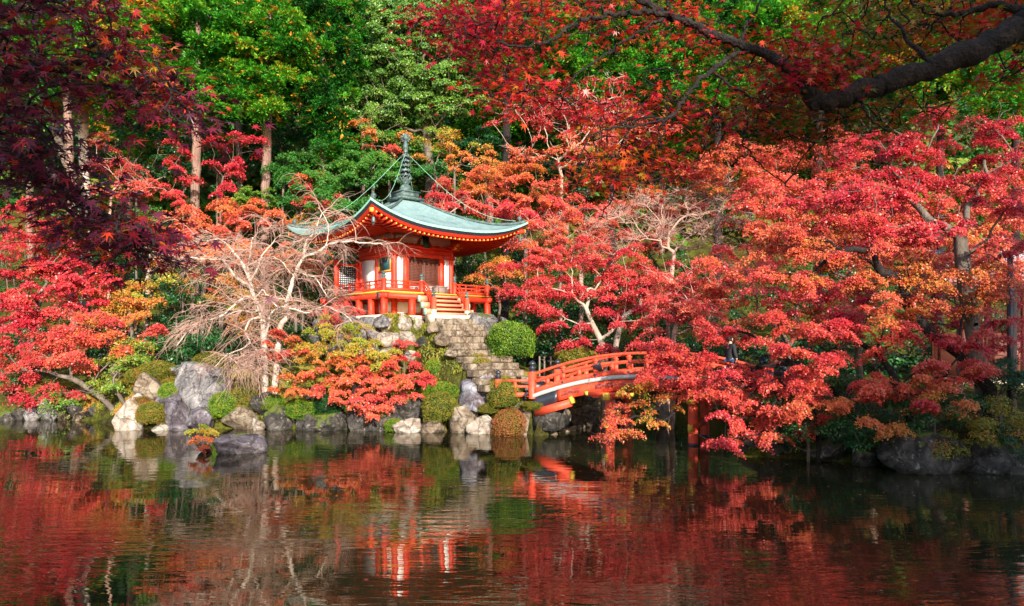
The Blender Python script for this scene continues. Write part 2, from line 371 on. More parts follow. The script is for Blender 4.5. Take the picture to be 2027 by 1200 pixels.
lk.new(mx.outputs[0], nd["Material Output"].inputs[0])
WATER = m
g = MB(); g.add([(-100,-1,0),(100,-1,0),(100,60,0),(-100,60,0)], [[0,1,2,3]]); tag(g.build('pond_water', WATER), kind='structure')

# ------------------------------------------------------------------ rocks
def ico(sub):
    import bmesh
    bm = bmesh.new(); bmesh.ops.create_icosphere(bm, subdivisions=sub, radius=1.0)
    v = np.array([q.co[:] for q in bm.verts]); f = np.array([[x.index for x in q.verts] for q in bm.faces]); bm.free(); return v, f
ICO4 = ico(4); ICO3 = ico(3); ICO2 = ico(2)
def rock_verts(seed, size, icos=ICO4, cuts=18, rough=.05):
    g_ = np.random.default_rng(seed); v, f = icos; v = v.copy()
    for _ in range(cuts):
        n = g_.normal(size=3); n /= np.linalg.norm(n); d = g_.uniform(.42, .84)
        k = v @ n; v -= n[None]*np.maximum(k-d, 0)[:,None]*.99
    o = g_.uniform(0, 100, 3)
    nn = np.array([mnoise.fractal(Vector(p*1.6+o), 1.0, 2.1, 4) for p in v])
    n2 = np.array([mnoise.ridged_multi_fractal(Vector(p*2.5+o), .9, 2.0, 3, 1.0, 2.0) for p in v])
    v = v*(1+rough*nn[:,None]*1.3 - .05*n2[:,None])
    mxv = np.abs(v).max(axis=0); v = v/mxv*np.array(size)/2
    return v, f
NR = [0]
def rock(px, pyb, Yd, wpx, hpx, mat, label, depth=1.0, rz=0.0, sink=.25, group=None, cuts=16):
    """a boulder whose foot is seen at px,pyb"""
    NR[0] += 1
    p = at(px, pyb, Yd); k = Yd/F; wd = wpx*k*1.16; hh = hpx*k*(1.06+sink)
    v, f = rock_verts(NR[0]*13+5, (wd, wd*depth, hh), ICO4 if wpx > 45 else ICO3, cuts)
    g_ = MB(); g_.add(v, f)
    o = g_.build('boulder', mat, smooth=True); o.location = (p.x, Yd+wd*depth*.3, p.z + hh/2 - hh*sink/(1+sink)); o.rotation_euler = (0, 0, rz)
    tag(o, label, 'rock', group)
    return o
# big named boulders on the island bank (px, foot py, Y, width px, height px)
rock(398, 812, 28.1, 112, 92, RK_GREY, 'largest grey boulder with a rounded peak under the weeping cherry twigs', .8, .2)
rock(287, 802, 28.6, 78, 62, RK_WARM, 'lichen spotted boulder uphill of the small clipped bush near the left end of the bank', .8)
rock(256, 856, 27.6, 62, 74, RK_PALE, 'cream coloured boulder standing at the left corner of the bank', .8, .3)
rock(242, 858, 27.5, 26, 30, RK_PALE, 'small pale stone at the foot of the cream boulder', .9)
rock(318, 857, 27.5, 60, 22, RK_PALE, 'low pale slab at the waterline below the clipped bush', .8)
rock(348, 853, 27.6, 62, 62, RK_PURP, 'streaked purple boulder with white veins at the waterline', .7, .5)
rock(330, 812, 28.0, 50, 42, RK_PURP, 'dark purple stone wedged left of the largest grey boulder', .8)
rock(395, 856, 27.5, 74, 50, RK_PURP, 'broad mauve boulder behind the water shrub', .7, -.2)
rock(428, 820, 28.0, 66, 44, RK_GREY, 'rounded grey stone at the lower right of the largest boulder', .8)
rock(475, 856, 27.6, 66, 52, RK_WARM, 'orange brown boulder at the waterline under hanging twigs', .8)
rock(520, 822, 28.0, 66, 58, RK_DARK, 'tall dark flat topped boulder right of the hanging twigs', .8, .1)
rock(508, 852, 27.5, 26, 28, RK_PALE, 'small pale pointed stone between the orange boulder and the mossy one', .8)
rock(548, 857, 27.4, 62, 62, RK_DARK, 'dark boulder with yellow moss at the waterline', .8, .7)
rock(605, 860, 27.4, 62, 46, RK_DARK, 'grey black boulder left of the biggest dark shore boulders', .8)
rock(655, 862, 27.4, 76, 56, RK_DARK, 'dark boulder with a slanting crack below the orange maple', .8, .4)
rock(738, 862, 27.3, 96, 72, RK_DARK, 'very wide dark boulder under the drooping red maple branches', .8, -.2)
rock(816, 838, 27.4, 66, 50, RK_DARK, 'black grey boulder overhanging a pale stone beside the brown green bush', .8, .2)
rock(814, 864, 26.8, 66, 34, RK_PALE, 'pale greenish stone under the overhanging black boulder', .8)
rock(860, 864, 26.8, 52, 42, RK_WARM, 'tan stone at the waterline under the brown green bush', .8)
rock(918, 860, 26.75, 54, 74, RK_WARM, 'tall pointed orange grey stone between two bushes at the shore', .7, .3)
rock(957, 864, 26.5, 62, 52, RK_PALE, 'whitish dome shaped stone at the waterline', .8)
rock(940, 800, 26.95, 92, 60, RK_BLUE, 'large blue grey slanted boulder above the shore bushes', .7, -.35)
rock(1028, 838, 26.5, 40, 48, RK_PURP, 'pointed purple grey stone beside the rust coloured bush', .8)
rock(1052, 858, 26.2, 46, 60, RK_WARM, 'upright tan boulder at the foot of the bridge end post', .7)
rock(1044, 864, 26.1, 36, 16, RK_WARM, 'low rusty slab in the water below the bridge end', .8)
rock(462, 908, 21.6, 100, 56, RK_PURP, 'purple grey rock rising alone out of the pond', .8, .15, sink=.35, cuts=9)
rock(400, 893, 21.9, 30, 14, RK_DARK, 'small dark stone beside the shrub in the pond', .8)
rock(232, 742, 30.5, 30, 26, RK_WARM, 'small brown rock half hidden left of the mossy mounds', .8)
rock(410, 735, 30.6, 50, 26, RK_GREY, 'small grey rock behind the mossy mound', .8)
rock(355, 745, 30.0, 60, 26, RK_GREY, 'mossy grey slab behind the largest boulder', .8)
rock(620, 800, 28.4, 46, 34, RK_DARK, 'dark stone in the shade under the orange maple', .8)
rock(1310, 842, 28.6, 32, 56, RK_PALE, 'pale upright rock seen in the water between the bridge piers', .8)
rock(908, 728, 29.0, 44, 26, RK_GREY, 'grey rock among the low green shrubs beside the stone steps', .8)
rock(836, 690, 29.6, 30, 26, RK_DARK, 'dark stone at the foot of the retaining wall', .8)
# left shore row
for i, (px, pyb, wp, hp, mt, lb) in enumerate([
    (8,838,34,34,RK_DARK,'dark stone at the far left edge of the left shore row'),(38,836,34,30,RK_DARK,'squat dark stone second from the edge in the left shore row'),
    (62,832,30,28,RK_GREY,'rounded grey stone left of the tallest stone in the left shore row'),(92,836,44,48,RK_GREY,'tallest grey boulder in the left shore row'),
    (125,834,34,26,RK_WARM,'brown stone right of the tallest boulder in the left shore row'),(140,828,40,30,RK_DARK,'mossy dark stone in the middle of the left shore row'),
    (160,838,34,26,RK_WARM,'low tan stone in the middle of the left shore row'),(183,836,36,38,RK_DARK,'mossy dark boulder under the leaning trunks'),
    (206,840,32,28,RK_DARK,'dark stone behind the pond lamp leaves at the left corner'),(55,842,24,12,RK_WARM,'small wet stone at the waterline of the left shore row')]):
    rock(px, pyb, 31.0, wp, hp, mt, lb, .8, i*.7, group='stones along the left shore')
# right bank
rock(1560, 905, 21.0, 110, 62, RK_DARK, 'dark mossy boulder under the orange maple branch at the right bank', .7, .2)
rock(1490, 900, 21.4, 60, 30, RK_DARK, 'low dark stone at the left tip of the right bank', .8)
rock(1650, 912, 20.0, 90, 40, RK_DARK, 'low black stone left of the widest right bank boulder', .8)
rock(1725, 925, 19.4, 70, 36, RK_DARK, 'dark stone just left of the widest right bank boulder', .8)
rock(1842, 938, 18.5, 160, 80, RK_DARK, 'widest mottled boulder at the waterline of the right bank', .6, .1, cuts=7)
rock(1960, 942, 18.4, 120, 62, RK_DARK, 'dark boulder right of the widest right bank boulder', .7, cuts=7)
rock(2030, 946, 18.3, 90, 60, RK_DARK, 'dark boulder cut by the right edge of the view', .7)
# under the bridge: rubble abutment
g = MB(); g_ = np.random.default_rng(3)
path = [(1.05,25.85),(1.7,26.6),(2.5,27.7),(3.2,29.0),(3.6,31.2),(4.0,33.5)]
def along(path, s):
    for (x0,y0),(x1,y1) in zip(path[:-1], path[1:]):
        L = math.hypot(x1-x0, y1-y0)
        if s <= L: return x0+(x1-x0)*s/L, y0+(y1-y0)*s/L
        s -= L
    return path[-1]
k = 0
for row in range(4):
    s = g_.uniform(0,.2)
    while s < 8.5:
        wd = g_.uniform(.35, .62); x, y = along(path, s+wd/2)
        v, f = rock_verts(900+k, (wd*1.12, wd*.9, .44), ICO2, 7, .08); k += 1
        g.add(v + np.array([x+.04*row, y+.0, .05+row*.36]), f); s += wd
g.build('abutment', RK_WARM, smooth=True); tag(bpy.data.objects['abutment'], 'rubble stone bank wall in shadow under the left end of the red bridge', 'stone wall')

# terrace retaining wall of fitted boulders, facing the two front sides
def P2(u, v): return PC + E1*u + E2*v
g = MB(); gp = MB(); k = 0
H3 = 3.22
def wall_run(a, b, z0, z1, n_rows, mbx, wmin, wmax, seed, lean=.25):
    global k
    g_ = np.random.default_rng(seed); L = np.linalg.norm(b-a); d = (b-a)/L; nrm = np.array([d[1], -d[0]])
    rh = (z1-z0)/n_rows
    for r_ in range(n_rows):
        s = -g_.uniform(0,.3)
        while s < L:
            wd = g_.uniform(wmin, wmax); v, f = rock_verts(2000+k, (wd*1.13, .6, rh*1.25), ICO3, 8, .07); k += 1
            an = math.atan2(d[1], d[0]); ca, sa = math.cos(an), math.sin(an)
            v = np.stack([v[:,0]*ca-v[:,1]*sa, v[:,0]*sa+v[:,1]*ca, v[:,2]], 1)
            c = a + d*(s+wd/2) + nrm*(lean*(n_rows-1-r_)/max(n_rows-1,1))
            mbx.add(v + np.array([c[0], c[1], z0+rh*(r_+.5)+g_.uniform(-.04,.04)]), f); s += wd
wl = empty('retaining_wall', (PC[0], PC[1], 0), 0, 'stacked boulder retaining wall carrying the red hall above the bank', 'stone wall')
ga = MB(); wall_run(P2(-3.2,-3.35), P2(-.2,-3.4), 2.75, 4.72, 3, ga, .7, 1.25, 5); ga.v = [q-np.array([PC[0],PC[1],0]) for q in ga.v]; ga.build('large_stones', RK_PALE, wl, True)
ga = MB(); wall_run(P2(-.25,-3.45), P2(1.6,-3.45), 2.9, 4.72, 5, ga, .3, .5, 6, .5); ga.v = [q-np.array([PC[0],PC[1],0]) for q in ga.v]; ga.build('small_stones', RK_WARM, wl, True)
ga = MB(); wall_run(P2(-3.3,3.2), P2(-3.3,-3.3), 2.9, 4.72, 3, ga, .7, 1.2, 7); ga.v = [q-np.array([PC[0],PC[1],0]) for q in ga.v]; ga.build('side_stones', RK_GREY, wl, True)
ga = MB(); wall_run(P2(2.6,-3.4), P2(3.4,-3.4), 3.4, 4.75, 2, ga, .5, .8, 8); ga.v = [q-np.array([PC[0],PC[1],0]) for q in ga.v]; ga.build('end_stones', RK_GREY, wl, True)

# stone stair
st = empty('stone_steps', (ST0[0], ST0[1], SZ0), 0, 'weathered stone steps climbing from the bridge to the red hall', 'stairs')
NS = 11; dv = ST1-ST0; dl = np.linalg.norm(dv); d_ = dv/dl; an = math.atan2(d_[1], d_[0]) - math.pi/2
rise = (SZ0-SZ1)/NS; run = dl/NS
def cutstone(wd, dp, ht, seed):
    v, f = ICO4; v = v.copy(); e = 10.0
    s_ = (np.abs(v)**e).sum(1)**(1/e); v = v/s_[:,None]; o = np.random.default_rng(seed).uniform(0,99,3)
    nn = np.array([mnoise.fractal(Vector(p*1.5+o), 1.0, 2.0, 3) for p in v]); v = v*(1+.035*nn[:,None])
    return v*np.array([wd/2, dp/2, ht/2]), f
g_ = np.random.default_rng(21)
for i in range(NS):
    q = MB(); c = d_*(run*(i+.5)); wd_t = 2.25 + .04*i
    if i > 7: wd_t = 2.5
    s = -wd_t/2; ca, sa = math.cos(an), math.sin(an)
    while s < wd_t/2-.1:
        ww = min(g_.uniform(.28,.5) if i < 4 else g_.uniform(.45,.95), wd_t/2-s)
        if wd_t/2-s-ww < .2: ww = wd_t/2-s
        v, f = cutstone(ww*1.0, run*1.6, rise*1.03, 300+i*20+int(s*9))
        v = v + np.array([-(s+ww/2)*1.0, run*.25*-1, g_.uniform(-.015,.015)])
        v = np.stack([v[:,0]*ca-v[:,1]*sa, v[:,0]*sa+v[:,1]*ca, v[:,2]], 1)
        q.add(v + np.array([c[0], c[1], -rise*(i+.55)]), f); s += ww
    q.build('step', RK_WARM, st, True)
# rocks bordering the stair
for (a_, sd_, wp, hp, lb) in [(.10,-1,24,22,'grey stone flanking the top of the stone steps on the wall side'),(.28,-1,30,24,'blue grey boulder flanking the upper stone steps'),
                              (.45,-1,24,18,'brown stone on the outer edge of the middle steps'),(.08,1,56,42,'large slanted grey slab at the top right of the stone steps'),(.93,1,50,24,'low brown stone at the lower right end of the steps')]:
    c = ST0 + dv*a_ + np.array([-d_[1], d_[0]])*1.35*sd_; z = SZ0+(SZ1-SZ0)*a_
    px = 1013.5+F*c[0]/c[1]; py = 680-F*(z-.3-3.5)/c[1]
    rock(px, py, c[1]-.4, wp, hp, RK_GREY if sd_ > 0 else RK_WARM, lb, .9)
# ------------------------------------------------------------------ the hall
hall = empty('hall', (PC[0], PC[1], ZT), TH, 'small vermilion temple hall with a curved pale green copper roof on a raised veranda', 'temple hall')
HD = 1.11; DK = 2.99; WH = 1.70; RF = 4.32; ZE = 3.98; LIFT = .79
# roof surface with courses
def roof_z(x, y):
    a = np.maximum(np.abs(x), np.abs(y)); m_ = np.minimum(np.abs(x), np.abs(y)); t = a/RF
    return ZE + 2.14*(1-t)**1.32 + LIFT*t**2.2*(m_/np.maximum(a,1e-6))**2.7 * np.clip((t-.25)/.75, 0, 1)
def roof_sheet(off, t0, t1, nt_, nk, courses=0):
    mb = MB()
    for sd_ in range(4):
        ca, sa = math.cos(sd_*math.pi/2), math.sin(sd_*math.pi/2); V = []; T = []
        for i in range(nt_+1):
            t = t0 + (t1-t0)*i/nt_; 
            for k in range(nk+1):
                s = -1+2*k/nk; a = t*RF; x, y = s*a, -a
                # the eave line bows out slightly towards the corners
                V.append((x*ca-y*sa, x*sa+y*ca, float(roof_z(np.array(x), np.array(y)))+off)); T.append(t)
        F_ = [[i*(nk+1)+k, (i+1)*(nk+1)+k, (i+1)*(nk+1)+k+1, i*(nk+1)+k+1] for i in range(nt_) for k in range(nk)]
        mb.add(V, F_, T)
    return mb
m, t, nd, lk, b = newmat('copper_roof_sheet')
at_ = nd.new("ShaderNodeAttribute"); at_.attribute_name = 'tint'
tc = nd.new("ShaderNodeTexCoord")
def ma(op, x, y=None, z=None):
    n = nd.new("ShaderNodeMath"); n.operation = op
    for i, q in enumerate((x, y, z)):
        if q is None: continue
        if isinstance(q, (int, float)): n.inputs[i].default_value = q
        else: lk.new(q, n.inputs[i])
    return n.outputs[0]
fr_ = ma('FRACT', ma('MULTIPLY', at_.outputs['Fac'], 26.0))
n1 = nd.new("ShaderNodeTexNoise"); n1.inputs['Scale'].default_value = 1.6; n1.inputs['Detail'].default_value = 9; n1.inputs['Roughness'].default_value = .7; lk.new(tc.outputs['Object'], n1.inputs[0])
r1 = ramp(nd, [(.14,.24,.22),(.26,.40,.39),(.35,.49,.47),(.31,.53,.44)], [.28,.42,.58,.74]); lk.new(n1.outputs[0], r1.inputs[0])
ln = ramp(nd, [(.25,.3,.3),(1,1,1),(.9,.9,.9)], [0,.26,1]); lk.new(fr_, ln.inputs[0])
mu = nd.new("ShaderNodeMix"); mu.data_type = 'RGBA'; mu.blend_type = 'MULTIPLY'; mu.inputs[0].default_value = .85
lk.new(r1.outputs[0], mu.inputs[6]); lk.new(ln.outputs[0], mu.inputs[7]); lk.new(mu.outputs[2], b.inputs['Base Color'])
bp = nd.new("ShaderNodeBump"); bp.inputs['Strength'].default_value = .9; bp.inputs['Distance'].default_value = .06; lk.new(fr_, bp.inputs['Height']); lk.new(bp.outputs[0], b.inputs['Normal'])
b.inputs['Roughness'].default_value = .5; b.inputs['Specular IOR Level'].default_value = .5
ROOFM = m
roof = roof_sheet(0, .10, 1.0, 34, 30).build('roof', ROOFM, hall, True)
def eave_band(dz0, dz1, r0, r1, name, mat, nk=36, par=roof):
    mb = MB()
    for sd_ in range(4):
        ca, sa = math.cos(sd_*math.pi/2), math.sin(sd_*math.pi/2); V = []
        for rr, dz, rb, dzb in ((r0, dz0, r1, dz1),):
            for k in range(nk+1):
                s = -1+2*k/nk
                z = ZE + LIFT*abs(s)**2.7
                for r_, d in ((rr, dz), (rb, dzb)):
                    x, y = s*r_, -r_; V.append((x*ca-y*sa, x*sa+y*ca, z+d))
        mb.add(V, [[2*k, 2*k+1, 2*k+3, 2*k+2] for k in range(nk)])
    return mb.build(name, mat, par, True)
eave_band(0, -.10, RF, RF-.01, 'copper_edge', GREENCU)
eave_band(-.10, -.24, RF-.01, RF-.10, 'dark_eave', BLK)
eave_band(-.24, -.262, RF-.10, RF-.12, 'eave_line', VERM)
eave_band(-.262, -.36, RF-.12, RF-.22, 'red_eave_board', VERM)
# soffit
mb = MB()
for sd_ in range(4):
    ca, sa = math.cos(sd_*math.pi/2), math.sin(sd_*math.pi/2); V = []; nk = 30; nr = 8
    for i in range(nr+1):
        q = i/nr; r_ = (RF-.22)*(1-q)+1.5*q
        for k in range(nk+1):
            s = -1+2*k/nk; z = ZE-.33 + LIFT*abs(s)**2.7*(1-q)**1.6 + q*.50
            x, y = s*r_, -r_; V.append((x*ca-y*sa, x*sa+y*ca, z))
    mb.add(V, [[i*(nk+1)+k, i*(nk+1)+k+1, (i+1)*(nk+1)+k+1, (i+1)*(nk+1)+k] for i in range(nr) for k in range(nk)])
mb.build('soffit', VERM, roof, True)
# rafters, one part per side, with their yellow ends
for sd_ in range(4):
    ca, sa = math.cos(sd_*math.pi/2), math.sin(sd_*math.pi/2); mr = MB(); my = MB(); nr = 34
    for k in range(nr):
        s = -1+2*(k+.5)/nr; x = s*(RF-.3)
        z1 = ZE-.43+LIFT*abs(s)**2.7; y1 = -(RF-.26); xi = x; y0 = -max(1.6, abs(x)*1.0+.05); z0 = ZE+.03-.45*max(0,(abs(y0)-1.6)/2.5) + (LIFT*abs(s)**2.7)*max(0,(abs(y0)-1.6)/2.5)**1.6
        if abs(y1-y0) < .1: y0 = y1+.12
        rot = lambda p: (p[0]*ca-p[1]*sa, p[0]*sa+p[1]*ca, p[2])
        if sd_ in (0, 3): mr = MB(); my = MB()
        mr.bar(rot((xi, y0, z0)), rot((x, y1, z1)), .075, .09); my.bar(rot((x, y1+.002, z1)), rot((x, y1-.02, z1)), .062, .075)
        if sd_ in (0, 3): mr.build('rafter', VERM, roof); my.build('rafter_end', YEL, roof)
    if sd_ in (1, 2):
        mr.build('rafters', VERM, roof)['kind'] = 'stuff'; my.build('rafter_ends', YEL, roof)['kind'] = 'stuff'
# hip rafters, hip ridges, ridge balls
for sx in (-1, 1):
    for sy in (-1, 1):
        mb = MB(); P = []
        for i in range(15):
            t_ = .12+.86*i/14; a = t_*RF; P.append((sx*a, sy*a, float(roof_z(np.array(a), np.array(a)))+.05))
        mb.tube(P, [.06+.035*(i/14) for i in range(15)], 8); mb.build('hip_ridge', BRONZE, roof, True)
        a = .93*RF; z = float(roof_z(np.array(a), np.array(a)))+.12
        mb = MB(); mb.lathe([(0,0),(.07,0),(.05,.04),(.10,.09),(.125,.15),(.10,.22),(.05,.26),(0,.28)], (sx*a, sy*a, z), 12); mb.build('ridge_ball', BRONZE, roof, True)
        mb = MB(); mb.bar((sx*1.6, sy*1.6, ZE-.05), (sx*(RF-.12), sy*(RF-.12), ZE-.42+LIFT*.93), .15, .17); mb.build('hip_rafter', VERM, roof)
        mb = MB(); q = RF-.11; mb.bar((sx*q, sy*q, ZE-.42+LIFT*.93), (sx*(q+.02), sy*(q+.02), ZE-.42+LIFT*.935), .16, .18); mb.build('hip_rafter_end', YEL, roof)
        # wind bell
        mb = MB(); q = RF-.28; zb = ZE-.55+LIFT*.85
        mb.lathe([(.0,0),(.05,-.01),(.07,-.06),(.075,-.16),(.10,-.24),(.095,-.24),(.0,-.2)], (sx*q, sy*q, zb-.06), 10); mb.tube([(sx*q,sy*q,zb+.1),(sx*q,sy*q,zb-.06)], .008, 5)
        mb.box((sx*q, sy*q, zb-.36), (.07,.01,.09)); mb.build('wind_bell', BRONZE, roof)
# finial
sp = empty('spire', (0,0,0)); sp.parent = hall; sp.location = (0, 0, 6.02); sp.scale = (1.15,1.15,1.0)
mb = MB(); mb.box((0,0,-.10), (1.16,1.16,.12)); mb.box((0,0,.10), (.84,.84,.28)); mb.box((0,0,.265), (.94,.94,.05)); mb.build('spire_base', BRONZE, sp)
mb = MB(); mb.lathe([(.24,.28),(.27,.36),(.26,.50),(.20,.62),(.12,.70)], sides=18); mb.build('bowl', BRONZE, sp, True)
mb = MB()
for k in range(10):
    a = 2*math.pi*k/10; c, s_ = math.cos(a), math.sin(a)
    for (rr, zz, ww) in (((.12,.20,.30),(.72,.82,1.04),(.06,.09,.02)),):
        V = []
        for i in range(3):
            V += [(rr[i]*c - ww[i]*s_, rr[i]*s_ + ww[i]*c, zz[i]), (rr[i]*c + ww[i]*s_, rr[i]*s_ - ww[i]*c, zz[i])]
            V += [((rr[i]-.03)*c - ww[i]*s_, (rr[i]-.03)*s_ + ww[i]*c, zz[i]+.01), ((rr[i]-.03)*c + ww[i]*s_, (rr[i]-.03)*s_ - ww[i]*c, zz[i]+.01)]
        F_ = []
        for i in range(2):
            o = i*4; F_ += [[o,o+1,o+5,o+4],[o+2,o+6,o+7,o+3],[o,o+4,o+6,o+2],[o+1,o+3,o+7,o+5]]
        mb.add(V, F_)
mb.lathe([(.13,.70),(.18,.76),(.15,.85),(.10,.90)], sides=14); mb.build('lotus', BRONZE, sp)
mb = MB(); mb.lathe([(.085,.7),(.075,2.35),(.05,2.4)], sides=12); mb.build('shaft', BLK, sp, True)
for i in range(5):
    z = 1.12+i*.235; r_ = .245-.012*i
    mb = MB(); mb.lathe([(.08,-.03),(r_-.02,-.04),(r_,-.03),(r_,.03),(r_-.02,.055),(.11,.07),(.08,.09)], (0,0,z), 18)
    for k in range(8):
        a = k*math.pi/4; mb.tube([(r_*math.cos(a), r_*math.sin(a), z-.03), (r_*math.cos(a), r_*math.sin(a), z-.085)], [.012,.02], 5)
    mb.build('ring', BRONZE, sp, True)
mb = MB(); mb.lathe([(.09,2.28),(.10,2.40),(.085,2.44),(.12,2.48),(.115,2.56),(.07,2.85),(.05,2.88)], sides=12); mb.build('upper_shaft', BRONZE, sp, True)
mb = MB(); mb.lathe([(.0,2.86),(.07,2.88),(.115,2.96),(.12,3.03),(.07,3.12),(.02,3.2),(0,3.3)], sides=14); mb.build('jewel', BRONZE, sp, True)
mb = MB()
for k in range(14):
    a = 2*math.pi*k/14; c, s_ = math.cos(a), math.sin(a); z0 = 3.0
    px_, pz_ = c*.12, s_*.12
    V = []
    d2 = np.array([.76, -.65])
    for yy in (-.012, .012):
        for rr, wa in ((.11, .19), (.19, .15), (.255, 0.0)):
            for sg in (-1, 1):
                aa = a+sg*wa; hx = math.cos(aa)*rr; hz = math.sin(aa)*rr
                V.append((hx*d2[0]-yy*d2[1], hx*d2[1]+yy*d2[0], z0+hz))
    F_ = [[0,1,3,2],[2,3,5,4],[6,8,9,7],[8,10,11,9],[0,2,8,6],[1,7,9,3],[2,4,10,8],[3,9,11,5]]
    mb.add(V, F_)
mb.build('flame_halo', BRONZE, sp)
# chains with bells
for sx in (-1, 1):
    for sy in (-1, 1):
        P = []; a = np.array([0,0,8.32]); q = .90*RF; e = np.array([sx*q, sy*q, float(roof_z(np.array(q), np.array(q)))+.18])
        for i in range(25):
            t_ = i/24; p = a*(1-t_)+e*t_; p[2] -= .95*math.sin(math.pi*t_)*(.6+.4*t_); P.append(tuple(p))
        mb = MB(); mb.tube(P, .009, 6); ch = mb.build('spire_chain', GREENCU, hall)
        for i in (7, 13, 19):
            p = P[i]; mb = MB(); mb.lathe([(0,.0),(.03,-.01),(.045,-.06),(.05,-.13),(.065,-.18),(0,-.16)], (p[0],p[1],p[2]-.05), 8); mb.tube([(p[0],p[1],p[2]),(p[0],p[1],p[2]-.05)], .008, 4); mb.tube([(p[0],p[1],p[2]-.2),(p[0],p[1],p[2]-.28)], [.005,.03], 4); mb.build('bell', BRONZE, ch, True)

# walls
mb = MB(); mb.box((0,0,(HD+3.5)/2), (3.1,3.1,3.5-HD)); mb.build('dark_core', BLACKV, hall)
def face(sd_):
    """rotation so that y=-h is the face"""
    a = sd_*math.pi/2; c, s_ = math.cos(a), math.sin(a)
    return lambda p: (p[0]*c-p[1]*s_, p[0]*s_+p[1]*c, p[2])
def fbox(mb, rt, sd_, c, size):
    if sd_ % 2: size = (size[1], size[0], size[2])
    mb.box(rt(c), size)
zb = HD+.02
for sd_ in (0, 1, 2, 3):
    rt = face(sd_)
    # side 0 = front (y=-), side 3 = left wall (x=-)
    for x in (-1.6,):
        mb = MB(); mb.lathe([(.135,zb-.02),(.135,3.45)], rt((x,-1.6,0)), 14); mb.build('pillar', VERM, hall, True)
    mb = MB(); fbox(mb, rt, sd_, (0,-1.66,3.20), (3.10,.14,.26)); mb.build('head_beam', VERM, hall)
    mb = MB(); fbox(mb, rt, sd_, (0,-1.70,2.98), (3.5,.16,.17)); mb.build('tie_beam', VERM, hall)
    mb = MB(); fbox(mb, rt, sd_, (0,-1.70,3.38), (3.7,.20,.10)); mb.build('wall_plate', VERM, hall)
    mb = MB(); fbox(mb, rt, sd_, (0,-1.70,zb+.06), (3.3,.16,.16)); mb.build('sill', VERM, hall)
    # white band with a wavy red edge beneath the eaves
    mb = MB(); fbox(mb, rt, sd_, (0,-1.60,3.78), (3.1,.06,.74)); mb.build('plaster_band', WHITE, hall)
    mb = MB()
    for k in range(14):
        x = -1.45+k*.223; hgt = .05+.05*abs(math.sin(k*1.15)); fbox(mb, rt, sd_, (x,-1.66,3.43+hgt/2), (.2235,.055,hgt))
    mb.build('carved_edge', VERM, hall)
    for x in (-1.6, 1.6):
        mb = MB(); fbox(mb, rt, sd_, (x,-1.80,3.46), (.16,.46,.12)); fbox(mb, rt, sd_, (x,-1.90,3.59), (.14,.66,.10)); fbox(mb, rt, sd_, (x,-1.72,3.52), (.5,.14,.1)); mb.build('bracket', VERM, hall)
        mb = MB(); fbox(mb, rt, sd_, (x,-2.045,3.46), (.17,.03,.13)); fbox(mb, rt, sd_, (x,-2.245,3.59), (.15,.03,.11)); mb.build('bracket_end', YEL, hall)
rt = face(0)
# front: white strips, inner pillars, lattice doors
for x in (-1.31, 1.31):
    mb = MB(); mb.box((x,-1.60,(zb+3.0)/2+.05), (.36,.06,3.0-zb-.1)); mb.build('wall_panel', WHITE, hall)
for x in (-1.02, 1.02):
    mb = MB(); mb.box((x,-1.64,(zb+2.95)/2), (.25,.20,2.9-zb)); mb.build('door_post', VERM, hall)
for s_, nm in ((-1,'door'), (1,'door')):
    dr = empty('door', (0,0,0)); dr.parent = hall
    mb = MB(); x0 = s_*.45
    for xx in (x0-.42, x0+.42): mb.box((xx,-1.60,2.02), (.05,.06,1.70))
    for zz in (1.18, 1.62, 2.86): mb.box((x0,-1.601,zz), (.80,.055,.05))
    for k in range(11): mb.box((x0-.365+k*.073,-1.598,2.02), (.022,.03,1.66))
    for k in range(22): mb.box((x0,-1.604,1.24+k*.073), (.80,.026,.022))
    mb.build('lattice', DARKW, dr)
    mb = MB(); mb.box((x0,-1.565,1.40), (.80,.02,.44)); mb.build('white_backing', WHITE, dr)
mb = MB(); mb.tube([(0,-1.66,1.5),(0,-1.66,2.8)], .012, 6); mb.build('door_bar', BRONZE, hall)
mb = MB()
for x in (-1.15, 0, 1.15):
    mb.box((x,-1.785,2.98), (.26,.012,.02)); mb.box((x-.07,-1.786,2.98), (.05,.012,.05)); mb.box((x+.07,-1.786,2.98), (.05,.012,.05)); mb.box((x,-1.787,2.98), (.04,.012,.08))
mb.build('nail_covers', BRONZE, hall)
# frog leg strut with green plaque
mb = MB(); pr = [(-.66,3.45),(-.40,3.52),(-.26,3.76),(0,3.88),(.26,3.76),(.40,3.52),(.66,3.45)]
mb.tube([(x,-1.66,z) for x,z in pr], .028, 6); mb.build('frog_leg_strut', VERM, hall, True)
mb = MB()
for (x,z,r_) in ((-.30,3.56,.07),(-.24,3.68,.05),(.25,3.68,.05),(.31,3.56,.07),(-.42,3.50,.04),(.42,3.50,.04)): mb.box((x,-1.66,z), (r_*1.8,.03,r_*1.8), 0)
mb.build('carving', BRONZE, hall)
PLQ = surf('dark_green_paint', [(.005,.05,.035),(.01,.09,.06)], 6, .5, .1, .003)
mb = MB(); mb.box((0,-1.86,3.64), (.34,.04,.62), M=Matrix.Rotation(R(-14),3,'X')); mb.build('name_plaque', PLQ, hall)
